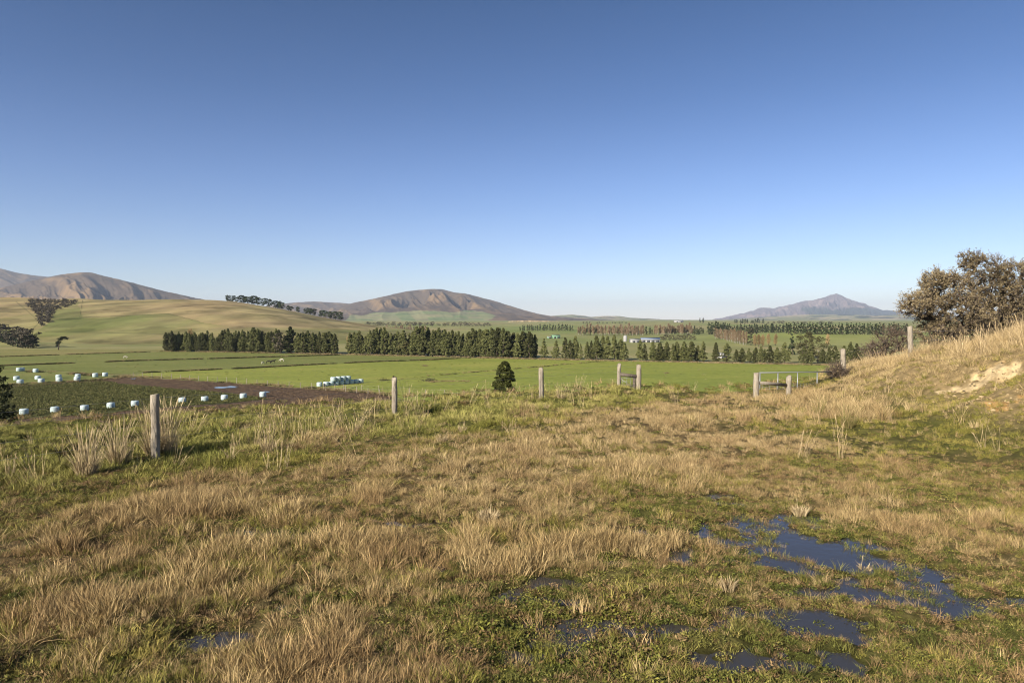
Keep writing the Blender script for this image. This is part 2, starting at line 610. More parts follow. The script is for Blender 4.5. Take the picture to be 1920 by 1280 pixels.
M_f1 = field_mat("olive_pasture", (0.17, 0.175, 0.055), (0.21, 0.20, 0.07), (0.26, 0.22, 0.09))
M_f2 = field_mat("green_pasture", (0.135, 0.155, 0.045), (0.16, 0.18, 0.052), (0.20, 0.20, 0.065))
M_f4 = field_mat("lime_pasture", (0.185, 0.215, 0.045), (0.225, 0.25, 0.052), (0.275, 0.275, 0.068), amt=0.24)
M_f5 = field_mat("bright_pasture", (0.175, 0.21, 0.042), (0.21, 0.24, 0.048), (0.25, 0.26, 0.06), amt=0.24)
M_soil = noise_mat("ploughed_soil", [(0.3, (0.060, 0.038, 0.021)), (0.5, (0.096, 0.062, 0.035)), (0.72, (0.175, 0.118, 0.065))], scale=0.9, detail=8, rough=0.95, bump=1.0, bscale=2.0)
M_crop = noise_mat("crop_ground", [(0.35, (0.055, 0.062, 0.02)), (0.6, (0.085, 0.088, 0.03)), (0.75, (0.10, 0.08, 0.045))], scale=0.5, detail=8, rough=0.95, bump=0.8, bscale=1.6)


def sheet(name, poly, mat, lift, label, z0=VAL, ragged=0.35):
    pts = [gp(px, py, z0 + lift) for px, py in poly]
    fine = []
    rng = np.random.default_rng(int(lift * 1000) + len(poly))
    for i in range(len(pts)):
        a, b = pts[i], pts[(i + 1) % len(pts)]
        n = int(min(60, max(1, np.linalg.norm(b - a) / 2.5)))
        for k in range(n):
            p = a + (b - a) * k / n
            p = p + np.array([*(rng.normal(0, ragged, 2)), 0]) * (1 if k else 0.3)
            fine.append(p)
    me = bpy.data.meshes.new(name)
    me.from_pydata([tuple(p) for p in fine], [], [tuple(range(len(fine)))])
    if me.polygons[0].normal.z < 0:
        me.flip_normals()
    me.materials.append(mat)
    o = bpy.data.objects.new(name, me)
    C.objects.link(o)
    return tag(o, label, None, None, 'structure')


L1 = [(-150, 674), (10, 669), (150, 664.2), (305, 659.3)]
L2 = [(-150, 693), (15, 686), (250, 677), (446, 671.6), (550, 668.6), (637, 665.6)]
L3 = [(270, 699.5), (300, 698), (480, 690), (554, 686), (696, 679), (800, 675.5), (880, 671.5)]
L4 = [(690, 720), (746, 711), (808, 705), (892, 698), (925, 695.5), (962, 692), (1015, 688), (1067, 683), (1140, 677.5)]
FAR = [(305, 659), (450, 661), (637, 665), (880, 670.5), (1145, 677), (1400, 682), (1640, 687), (2100, 696)]
sheet("pasture", [(-150, 656), (305, 654.5)] + L1[::-1], M_f1, 0.04, "olive strip of pasture below the left hill")
sheet("pasture", L1 + FAR[1:3] + L2[::-1][1:], M_f2, 0.06, "green far pasture in front of the left pines")
sheet("pasture", L2 + [(880, 670.5)] + L3[::-1][1:] + [(200, 701), (125, 696), (15, 691), (-150, 698)], M_f2, 0.08, "green middle pasture with grazing stock")
sheet("pasture", L3 + [(1145, 677)] + L4[::-1] + [(650, 729), (610, 729), (480, 720), (330, 709.5), (250, 705)], M_f4, 0.10, "lime green pasture behind the bale stack")
sheet("pasture", FAR[4:] + [(2100, 800), (960, 800), (760, 750), (740, 742), (700, 736), (650, 730)] + L4, M_f5, 0.12, "bright green pasture behind the posts")
sheet("pasture", [(-150, 700), (15, 693), (125, 698), (190, 704), (230, 706), (175, 713), (40, 721), (-150, 731)], M_f2, 0.05, "green strip with the far bales")
sheet("ploughed_field", [(-250, 815), (-250, 740), (40, 721.5), (175, 713.5), (230, 706.5), (330, 711), (480, 721.5), (620, 731.5), (700, 737), (735, 743), (720, 760), (500, 770), (300, 800)],
      M_soil, 0.03, "brown ploughed soil")
sheet("crop_field", [(-250, 742), (40, 723), (150, 716), (200, 716), (260, 722), (370, 732), (450, 740), (505, 748), (350, 761), (160, 776), (0, 788), (-250, 808)],
      M_crop, 0.07, "dark leafy crop field", ragged=0.5)
for poly, lab in (([(400, 726.2), (409, 724.4), (421, 724.8), (432, 723.2), (447, 724.4), (440, 725.6), (444, 726.6), (426, 726.9), (417, 728), (405, 727.6)], "pale puddle on the ploughed soil"),
                  ([(243, 709.6), (256, 708.6), (252, 710.4)], "tiny far puddle on the ploughed soil"),
                  ([(487, 734.8), (496, 733.2), (507, 734), (500, 735.3)], "small puddle beyond the nearest bale row")):
    sheet("water", poly, M_water, 0.10, lab, ragged=0.15)
sheet("gravel_track", [(1380, 741), (1430, 735), (1540, 724), (1700, 712), (1710, 720), (1560, 733), (1440, 744), (1390, 748)],
      noise_mat("gravel", [(0.3, (0.16, 0.14, 0.11)), (0.7, (0.27, 0.24, 0.19))], scale=4), 0.16, "grey gravel track behind the gate")

# ------------------------------------------------------------------ plain, hill and mountains beyond
NPX = np.arange(-900, 2900, 5.0)


def zpy(py, d):
    return H + (600 - py) / F * d


def polar_sheet(name, pxs, ds, zfun, cfun, mat):
    PX, D = np.meshgrid(pxs, ds)
    Xh = (PX - 960) / F * D
    Zh = zfun(PX, D, Xh)
    n0, n1 = PX.shape
    ix = np.arange(n0 * n1).reshape(n0, n1)
    q = np.stack([ix[:-1, :-1], ix[:-1, 1:], ix[1:, 1:], ix[1:, :-1]], -1).reshape(-1, 4)
    qx, qy = topy(Xh, D, Zh)
    cc = cfun(PX, D, Xh, Zh, qx, qy)
    o = mk(name, np.stack([Xh, D, Zh], -1).reshape(-1, 3), q, None, mat, None, {'col': cc.reshape(-1, 3)}, True)
    return o


GREEN, TAN, DKG = np.array([0.18, 0.22, 0.07]), np.array([0.33, 0.265, 0.14]), np.array([0.05, 0.06, 0.028])


def z_plain(PX, D, Xh):
    z = np.interp(D, [300, 345, 360, 700, 1200, 2000, 3500, 6000, 9000], [-11.0, -10.78, -10.72, -10.6, -8.2, -3.5, -1.5, 3, 5])
    k = np.exp(-((Xh - 205) / 60) ** 2 - ((D - 470) / 75) ** 2) * 4.4
    k2 = np.exp(-((Xh - 330) / 90) ** 2 - ((D - 560) / 110) ** 2) * 3.5
    k3 = np.exp(-((PX - 60) / 90) ** 2 - ((D - 385) / 30) ** 2) * 1.0
    return z + k + k2 + k3 + 0.5 * fbm(Xh / 120, D / 150, 51, 3) * sstep(350, 600, D)


def c_plain(PX, D, Xh, Zh, qx, qy):
    n = fbm(Xh / 90, D / 260, 53, 4)
    n2 = np.floor(Xh / 260 + 0.3 * np.sin(D / 400)) * 13.7 + np.floor(D / 240) * 7.3
    par = _h(np.floor(n2), np.floor(n2 * 0.37), 5) * 0.5 + 0.5
    g = np.clip(0.70 + 0.35 * n + 0.25 * (par - 0.5), 0, 1)[..., None]
    c = TAN * (1 - g) + GREEN * g
    kn = np.exp(-((Xh - 205) / 70) ** 2 - ((D - 470) / 85) ** 2)[..., None]
    c = c * (1 - kn) + np.array([0.21, 0.24, 0.075]) * kn
    return c


M_plain = noise_mat("plain_turf", [(0.3, (0.75, 0.75, 0.75)), (0.5, (1, 1, 1)), (0.7, (1.25, 1.22, 1.15))], scale=0.03, stretch=(1, 0.5, 1), detail=9, rough=0.95, spec=0.05, vcol='col')
plain = polar_sheet("plain", NPX, np.geomspace(330, 9000, 240), z_plain, c_plain, M_plain)
tag(plain, "far valley plain of green and tan farmland", None, None, 'structure')

HCX = [-900, -300, 0, 60, 150, 300, 440, 520, 600, 640, 690, 740, 800, 900]
HCY = [552, 556, 559.5, 561.5, 562.5, 564.5, 566, 578, 594, 601, 608.5, 614, 620, 640]
DC = 850.0


_hx = np.arange(-960, 960, 4.0)
_hk = np.exp(-np.linspace(-2, 2, 31) ** 2)
_hy = np.convolve(np.pad(np.interp(_hx, HCX, HCY), 15, mode='edge'), _hk / _hk.sum(), 'valid')


def z_hill(PX, D, Xh):
    zc = zpy(np.interp(PX, _hx, _hy), DC)
    t = np.clip((D - 365) / (DC - 365), 0, 1.6)
    up = np.sin(np.clip(t, 0, 1) * math.pi / 2) ** 1.25
    back = np.clip(t - 1, 0, 1)
    z = -11.2 + (zc + 11.2) * up * (1 - 1.2 * back)
    a = sstep(0.02, 0.3, t) * (1 - sstep(0.85, 1.0, t))
    gully = np.exp(-((PX - (80 + 30 * (t - 0.5))) / 26) ** 2) * sstep(0.45, 0.7, t) * (1 - sstep(0.9, 1.0, t))
    return z + a * 1.5 * fbm(Xh / 90, D / 120, 61, 4) - 2.2 * gully


def c_hill(PX, D, Xh, Zh, qx, qy):
    n = fbm(Xh / 60, D / 160, 63, 4) + 0.55 * fbm(Xh / 14, D / 40, 64, 4)
    wq = 6 * fbm(Xh / 70, D / 120, 65, 2)
    g = np.clip(0.22 + 0.30 * n, 0, 1)
    gm = in_poly(qx + wq, qy + 0.3 * wq, [(70, 618), (95, 600), (150, 588), (152, 595), (200, 594), (318, 588), (375, 603), (440, 612), (560, 616), (560, 625), (60, 632)])
    g = np.where(gm, np.clip(0.70 + 0.35 * n, 0, 1), g)
    gm2 = in_poly(qx + wq, qy + 0.3 * wq, [(95, 598), (110, 578), (150, 566), (152, 593)])
    g = np.where(gm2, 0.55 + 0.3 * n, g)
    lo = sstep(612, 620, qy + 0.4 * wq)
    g = np.maximum(g, lo * np.clip(0.62 + 0.3 * n, 0, 1))
    g = np.clip(g, 0, 1)[..., None]
    c = np.array([0.325, 0.255, 0.13]) * (1 - g) + np.array([0.155, 0.175, 0.058]) * g
    c = c * (1 + 0.30 * np.clip(fbm(Xh / 18, D / 34, 67, 4), -1, 1) - 0.25 * sstep(0.35, 0.6, fbm(Xh / 22, D / 22, 68, 4)))[..., None]
    for (x1, y1), (x2, y2), wd in (((155, 563.5), (150, 594), 0.7), ((150, 595), (318, 588.5), 0.6), ((318, 588.5), (375, 603), 0.5), ((30, 565), (75, 603), 0.6), ((75, 603), (62, 616), 0.6),
                                   ((0, 585), (40, 586), 0.5), ((85, 622), (330, 626), 0.5), ((430, 585), (640, 602), 0.4)):
        dx, dy = x2 - x1, y2 - y1
        t = np.clip(((qx - x1) * dx + (qy - y1) * dy) / (dx * dx + dy * dy), 0, 1)
        dd = np.hypot(qx - x1 - t * dx, qy - y1 - t * dy)
        m = (np.exp(-(dd / wd) ** 2) * 0.7)[..., None]
        c = c * (1 - m) + DKG * m
    return c


hill = polar_sheet("hill", np.arange(-900, 905, 2.0), np.linspace(355, 1150, 240), z_hill, c_hill, M_plain)
tag(hill, "long tan grassy hill on the left", None, None, 'structure')


def mountain(name, prof, d0, d1, d2, zb, seed, colf, amp, wx, skew, pw, label, step=1.5, rows=130, flat0=None, crag=0.35, fine=0.24):
    pxs = np.arange(prof[0][0], prof[-1][0] + 0.1, step)
    cx = [p[0] for p in prof]
    cyy = [p[1] for p in prof]
    crest = np.interp(pxs, cx, cyy)
    k = np.exp(-np.linspace(-2, 2, 13) ** 2)
    k /= k.sum()
    crest = np.convolve(np.pad(crest, 6, mode='edge'), k, 'valid')
    crest = crest + crag * fbm(pxs / 9, pxs * 0, seed + 9, 3)
    tt = np.concatenate([np.linspace(0, 1, rows), np.linspace(1.03, 1.6, 16)])
    PX, T = np.meshgrid(pxs, tt)
    D = d0 + (d1 - d0) * T
    Xh = (PX - 960) / F * D
    zc = zpy(np.broadcast_to(crest, PX.shape), d1)
    tc = np.clip(T, 0, 1)
    z = zb + (zc - zb) * tc ** pw
    u = PX / wx + skew * tc + 0.5 * fbm(PX / (wx * 2.2), tc * 2.2, seed + 3, 2)
    rid = 1 - np.abs(fbm(u, tc * 1.3, seed, 2)) * 1.6
    rid2 = 1 - np.abs(fbm(u * 2.6 + 5, tc * 3.0, seed + 5, 3)) * 1.5
    env = np.sin(np.clip(tc, 0, 1) * math.pi) ** 0.7 * (1 if flat0 is None else 0.06 + 0.94 * sstep(flat0, flat0 + 0.28, tc))
    rel = (zc - zb)
    z = z + amp * rel * env * (0.75 * (rid - 0.6) + fine * (rid2 - 0.6)) * (0.5 + 0.5 * (1 - tc))
    z = np.where(T > 1, zc - (zc - zb) * (T - 1) * 1.7, z)
    # keep the front below the crest line as seen from afar
    lim = H + (zc - H) / d1 * D
    z = np.where(T < 1, np.minimum(z, lim - 0.004 * (1 - tc) * d1 * 0.05), z)
    n0, n1 = PX.shape
    ix = np.arange(n0 * n1).reshape(n0, n1)
    q = np.stack([ix[:-1, :-1], ix[:-1, 1:], ix[1:, 1:], ix[1:, :-1]], -1).reshape(-1, 4)
    qx, qy = topy(Xh, D, z)
    c = colf(PX, tc, Xh, D, z, qx, qy, rid)
    o = mk(name, np.stack([Xh, D, z], -1).reshape(-1, 3), q, None, M_plain2, None, {'col': c.reshape(-1, 3)}, True)
    return tag(o, label, None, None, 'structure')


M_plain2 = noise_mat("tussock_slopes", [(0.3, (0.7, 0.7, 0.72)), (0.5, (1, 1, 1)), (0.7, (1.3, 1.26, 1.18))], scale=0.012, detail=10, rough=0.95, spec=0.03, vcol='col')


def c_tuss(PX, T, Xh, D, z, qx, qy, rid):
    n = fbm(PX / 22, T * 7, 71, 4)
    g = sstep(-0.65, 0.60, n + 0.9 * (rid - 0.72))[..., None]
    return np.array([0.088, 0.066, 0.046]) * (1 - g) + np.array([0.175, 0.122, 0.068]) * g


def c_mid(PX, T, Xh, D, z, qx, qy, rid):
    c = c_tuss(PX, T, Xh, D, z, qx, qy, rid)
    w = 3 * fbm(PX / 20, T * 6, 75, 3)
    fm = in_poly(qx + w, qy + 0.5 * w, [(660, 592), (700, 586), (745, 584), (800, 582), (845, 586), (870, 581), (905, 584), (930, 592), (925, 600), (900, 607), (860, 612), (640, 612)])
    par = _h(np.floor(PX / 26 + T * 3), np.floor(T * 16), 9) * 0.5 + 0.5
    gcol = (np.array([0.14, 0.19, 0.07]) * (1 - par[..., None]) + np.array([0.23, 0.22, 0.11]) * par[..., None])
    c[fm] = gcol[fm]
    return c


def c_peak(PX, T, Xh, D, z, qx, qy, rid):
    n = fbm(PX / 16, T * 8, 81, 4)
    g = sstep(-0.2, 0.5, n + 0.5 * (rid - 0.7))[..., None]
    c = np.array([0.14, 0.112, 0.118]) * (1 - g) + np.array([0.25, 0.19, 0.175]) * g  # red held back: the blue of distance haze is painted into the slopes
    w = 3 * fbm(PX / 14, T * 9, 83, 3)
    fm = in_poly(qx + w, qy + 0.6 * w, [(1500, 579), (1520, 575), (1550, 577), (1562, 583), (1575, 577), (1610, 577), (1660, 580), (1700, 588), (1700, 600), (1560, 600), (1520, 592)])
    c[fm] = np.array([0.028, 0.040, 0.034])
    return c


def c_foot(PX, T, Xh, D, z, qx, qy, rid):
    n = fbm(PX / 30, T * 5, 85, 4)
    g = sstep(-0.4, 0.5, n)[..., None]
    c = np.array([0.19, 0.20, 0.09]) * (1 - g) + np.array([0.34, 0.29, 0.17]) * g
    par = _h(np.floor(PX / 34 + T * 2), np.floor(T * 7), 19)
    c[par > 0.72] = np.array([0.04, 0.05, 0.03])
    return c


# far range behind everything on the left
mountain("mountain", [(-900, 470), (-300, 486), (-60, 494), (0, 503), (40, 513), (95, 520), (160, 530), (260, 545), (420, 572), (600, 600)],
         5200, 7200, 8600, -5, 201, c_tuss, 0.16, 60, 1.2, 0.9, "brown mountain shoulder at the far left", step=3)
mountain("mountain", [(-500, 596), (-250, 585), (-80, 560), (0, 541), (50, 529), (100, 518), (130, 513), (160, 510.5), (175, 511.5), (190, 516), (230, 525), (260, 533), (300, 543.5), (350, 555), (400, 565), (450, 575), (520, 592), (600, 606)],
         3600, 5000, 6000, -5, 211, c_tuss, 0.26, 46, 1.6, 0.75, "rounded brown tussock mountain on the left")
mountain("mountain", [(380, 590), (450, 580), (535, 568.5), (560, 566.5), (600, 565.5), (640, 568), (700, 572), (800, 590), (860, 604)],
         6000, 7600, 9000, 0, 223, c_tuss, 0.22, 30, 1.3, 0.8, "low brown ridge left of the middle mountain", step=2)
mountain("mountain", [(560, 606), (600, 592), (640, 575), (655, 569.5), (690, 562), (720, 556), (757, 547), (790, 543.3), (815, 541.5), (832, 543), (850, 548), (875, 550.5), (900, 557), (940, 568), (975, 579), (1000, 586), (1030, 592), (1080, 596), (1150, 600), (1220, 606)],
         3900, 6200, 7400, -2, 237, c_mid, 0.62, 36, 1.9, 0.95, "broad brown mountain in the middle with green foot slopes", flat0=0.30)
mountain("hill_range", [(960, 602), (1000, 596), (1040, 591.5), (1075, 589.5), (1095, 592), (1110, 594), (1125, 592.5), (1160, 592.5), (1180, 595), (1215, 597), (1250, 599), (1330, 601), (1400, 604)],
         6500, 8200, 9500, 2, 241, c_foot, 0.25, 24, 1.0, 0.9, "low distant green hills in the middle", step=1.5, rows=60)
mountain("mountain", [(1240, 604), (1300, 601.5), (1330, 599.5), (1360, 594.5), (1400, 585), (1430, 576), (1452, 577.5), (1475, 572), (1500, 566), (1520, 563), (1540, 559), (1555, 553.5), (1567, 550), (1580, 554.5), (1592, 561), (1620, 569.5), (1650, 580), (1680, 584), (1720, 588), (1780, 592), (1900, 597), (2100, 604)],
         10500, 13500, 15200, 5, 251, c_peak, 0.55, 26, 1.0, 1.0, "distant pointed purple grey mountain on the right", crag=1.0, fine=0.5)
mountain("hill_range", [(1290, 604), (1350, 600), (1400, 596), (1450, 593), (1520, 589), (1580, 590), (1640, 591), (1700, 590), (1800, 592), (2000, 594), (2300, 600)],
         6000, 8600, 9800, 2, 263, c_foot, 0.22, 40, 1.0, 0.9, "tan foothills below the pointed mountain", step=2, rows=80)

# ------------------------------------------------------------------ grass tufts


def tuft(name, rng, nb, rad, h0, h1, lean, wid, seg=3, straight=0.5):
    """a tuft of curved blades as one mesh"""
    V, QD, TR, RN = [], [], [], []
    n = 0
    for i in range(nb):
        a = rng.uniform(0, 2 * math.pi)
        r = rad * math.sqrt(rng.uniform(0, 1))
        p = np.array([r * math.cos(a), r * math.sin(a), -0.01])
        h = rng.uniform(h0, h1)
        oa = a + rng.normal(0, 0.7)
        ln = lean * rng.uniform(0.2, 1.2) * h
        d = np.array([math.cos(oa) * ln, math.sin(oa) * ln, 0])
        fa = rng.uniform(0, math.pi)
        w_ = wid * rng.uniform(0.6, 1.3)
        side = np.array([math.cos(fa) * w_ / 2, math.sin(fa) * w_ / 2, 0])
        rv = rng.uniform(0, 1)
        for k in range(seg):
            t = k / seg
            c = p + d * (t ** (1 + straight)) + np.array([0, 0, h * (t - 0.25 * lean * t * t)])
            sw = side * (1 - 0.55 * t)
            V += [c - sw, c + sw]
            RN += [rv, rv]
        c = p + d + np.array([0, 0, h * (1 - 0.25 * lean)])
        V.append(c)
        RN.append(rv)
        for k in range(seg - 1):
            QD.append((n + 2 * k, n + 2 * k + 1, n + 2 * k + 3, n + 2 * k + 2))
        TR.append((n + 2 * (seg - 1), n + 2 * (seg - 1) + 1, n + 2 * seg))
        n += 2 * seg + 1
    return mk(name, V, QD, TR, M_grass, None, {'rnd': np.array(RN)}, False, link=False)


def stalks(name, rng, nb, rad, h0, h1, wid, lean=0.25):
    """tall dry stems with narrow seed heads"""
    V, QD, TR, RN = [], [], [], []
    n = 0
    for i in range(nb):
        a = rng.uniform(0, 2 * math.pi)
        r = rad * math.sqrt(rng.uniform(0, 1))
        p = np.array([r * math.cos(a), r * math.sin(a), -0.01])
        h = rng.uniform(h0, h1)
        oa = a + rng.normal(0, 0.9)
        d = np.array([math.cos(oa), math.sin(oa), 0]) * lean * rng.uniform(0.1, 1.2) * h
        fa = rng.uniform(0, math.pi)
        side = np.array([math.cos(fa), math.sin(fa), 0]) * wid / 2 * rng.uniform(0.6, 1.2)
        rv = rng.uniform(0, 1)
        prof = [(0, 1), (0.45, 0.8), (0.78, 0.6), (0.86, 1.5), (0.94, 1.1)]
        for t, ww in prof:
            c = p + d * t ** 1.6 + np.array([0, 0, h * t])
            V += [c - side * ww, c + side * ww]
            RN += [rv, rv]
        V.append(p + d + np.array([0, 0, h]))
        RN.append(rv)
        for k in range(4):
            QD.append((n + 2 * k, n + 2 * k + 1, n + 2 * k + 3, n + 2 * k + 2))
        TR.append((n + 8, n + 9, n + 10))
        n += 11
    return mk(name, V, QD, TR, M_grass, None, {'rnd': np.array(RN)}, False, link=False)


def leaves(centers, size, rng, aspect=0.6, up=0.0, out=None):
    """a quad per centre, randomly turned"""
    n = len(centers)
    nrm = rng.normal(0, 1, (n, 3))
    nrm[:, 2] += up
    if out is not None:
        nrm += out
    nrm /= np.linalg.norm(nrm, axis=1)[:, None] + 1e-9
    a = np.cross(nrm, rng.normal(0, 1, (n, 3)))
    a /= np.linalg.norm(a, axis=1)[:, None] + 1e-9
    b = np.cross(nrm, a)
    s = (np.asarray(size) * rng.uniform(0.6, 1.3, n))[:, None]
    a, b = a * s / 2, b * s / 2 * aspect
    v = np.stack([centers - a, centers + b * 0.9, centers + a, centers - b * 0.9], 1).reshape(-1, 3)
    q = np.arange(n * 4).reshape(n, 4)
    return v, q


def moss(name, rng, n, rad, hh, size):
    a = rng.uniform(0, 2 * math.pi, n)
    r = rad * np.sqrt(rng.uniform(0, 1, n))
    z = hh * rng.uniform(0, 1, n) * (1 - (r / rad) ** 2 * 0.8)
    v, q = leaves(np.stack([r * np.cos(a), r * np.sin(a), z], 1), size, rng, 0.5, 0.8)
    return mk(name, v, q, None, M_grass, None, {'rnd': np.repeat(rng.uniform(0, 1, n), 4)}, False, link=False)


rg = np.random.default_rng(7)
src = bpy.data.collections.new("tuft_sources")
TUFTS = []


def reg(o):
    o.name = "tuft_%02d" % len(TUFTS)
    src.objects.link(o)
    TUFTS.append(o)


for k in range(5):      # 0-4 dry tufts
    reg(tuft("t", rg, 54, 0.095, 0.06, 0.21, 0.6, 0.0045))
for k in range(4):      # 5-8 green tufts
    reg(tuft("t", rg, 52, 0.09, 0.05, 0.15, 0.8, 0.006))
for k in range(3):      # 9-11 low weeds and moss
    reg(moss("t", rg, 70, 0.12, 0.045, 0.032))
for k in range(3):      # 12-14 tall seeding stems
    reg(stalks("t", rg, 12, 0.13, 0.45, 0.85, 0.007))
for k in range(2):      # 15-16 long arching dry grass
    reg(tuft("t", rg, 60, 0.12, 0.28, 0.55, 0.7, 0.007, 4))
for k in range(2):      # 17-18 leaning flattened dry grass
    o = tuft("t", rg, 40, 0.10, 0.12, 0.24, 1.7, 0.0048)
    reg(o)
for k in range(2):      # 19-20 leafy crop plant
    reg(moss("t", rg, 26, 0.22, 0.35, 0.20))


def scatter(name, P, rot, scl, idx_, tint, label, kind='stuff'):
    n = len(P)
    me = bpy.data.meshes.new(name)
    me.vertices.add(n)
    me.vertices.foreach_set("co", np.asarray(P, np.float32).ravel())
    for nm, ty, key, val in (("rot", 'FLOAT_VECTOR', "vector", rot), ("scl", 'FLOAT_VECTOR', "vector", scl), ("tint", 'FLOAT_COLOR', "color", np.concatenate([tint, np.ones((n, 1))], 1))):
        a = me.attributes.new(nm, ty, 'POINT')
        a.data.foreach_set(key, np.asarray(val, np.float32).ravel())
    a = me.attributes.new("pick", 'INT', 'POINT')
    a.data.foreach_set("value", np.asarray(idx_, np.int32))
    me.materials.append(M_grass)
    o = bpy.data.objects.new(name, me)
    C.objects.link(o)
    ng = bpy.data.node_groups.new(name + "_nodes", 'GeometryNodeTree')
    ng.interface.new_socket("Geometry", in_out='INPUT', socket_type='NodeSocketGeometry')
    ng.interface.new_socket("Geometry", in_out='OUTPUT', socket_type='NodeSocketGeometry')
    N, L = ng.nodes, ng.links
    gi, go = N.new("NodeGroupInput"), N.new("NodeGroupOutput")
    ci = N.new("GeometryNodeCollectionInfo")
    ci.inputs["Collection"].default_value = src
    ci.inputs["Separate Children"].default_value = True
    ci.inputs["Reset Children"].default_value = True
    ip = N.new("GeometryNodeInstanceOnPoints")
    ip.inputs["Pick Instance"].default_value = True

    def na(nm, ty):
        x = N.new("GeometryNodeInputNamedAttribute")
        x.data_type = ty
        x.inputs["Name"].default_value = nm
        return x.outputs["Attribute"]
    L.new(gi.outputs[0], ip.inputs["Points"])
    L.new(ci.outputs[0], ip.inputs["Instance"])
    L.new(na("pick", 'INT'), ip.inputs["Instance Index"])
    L.new(na("rot", 'FLOAT_VECTOR'), ip.inputs["Rotation"])
    L.new(na("scl", 'FLOAT_VECTOR'), ip.inputs["Scale"])
    L.new(ip.outputs[0], go.inputs[0])
    md = o.modifiers.new("scatter", 'NODES')
    md.node_group = ng
    return tag(o, label, None, None, kind)


def mixc(a, b, t):
    return np.asarray(a) * (1 - t[:, None]) + np.asarray(b) * t[:, None]


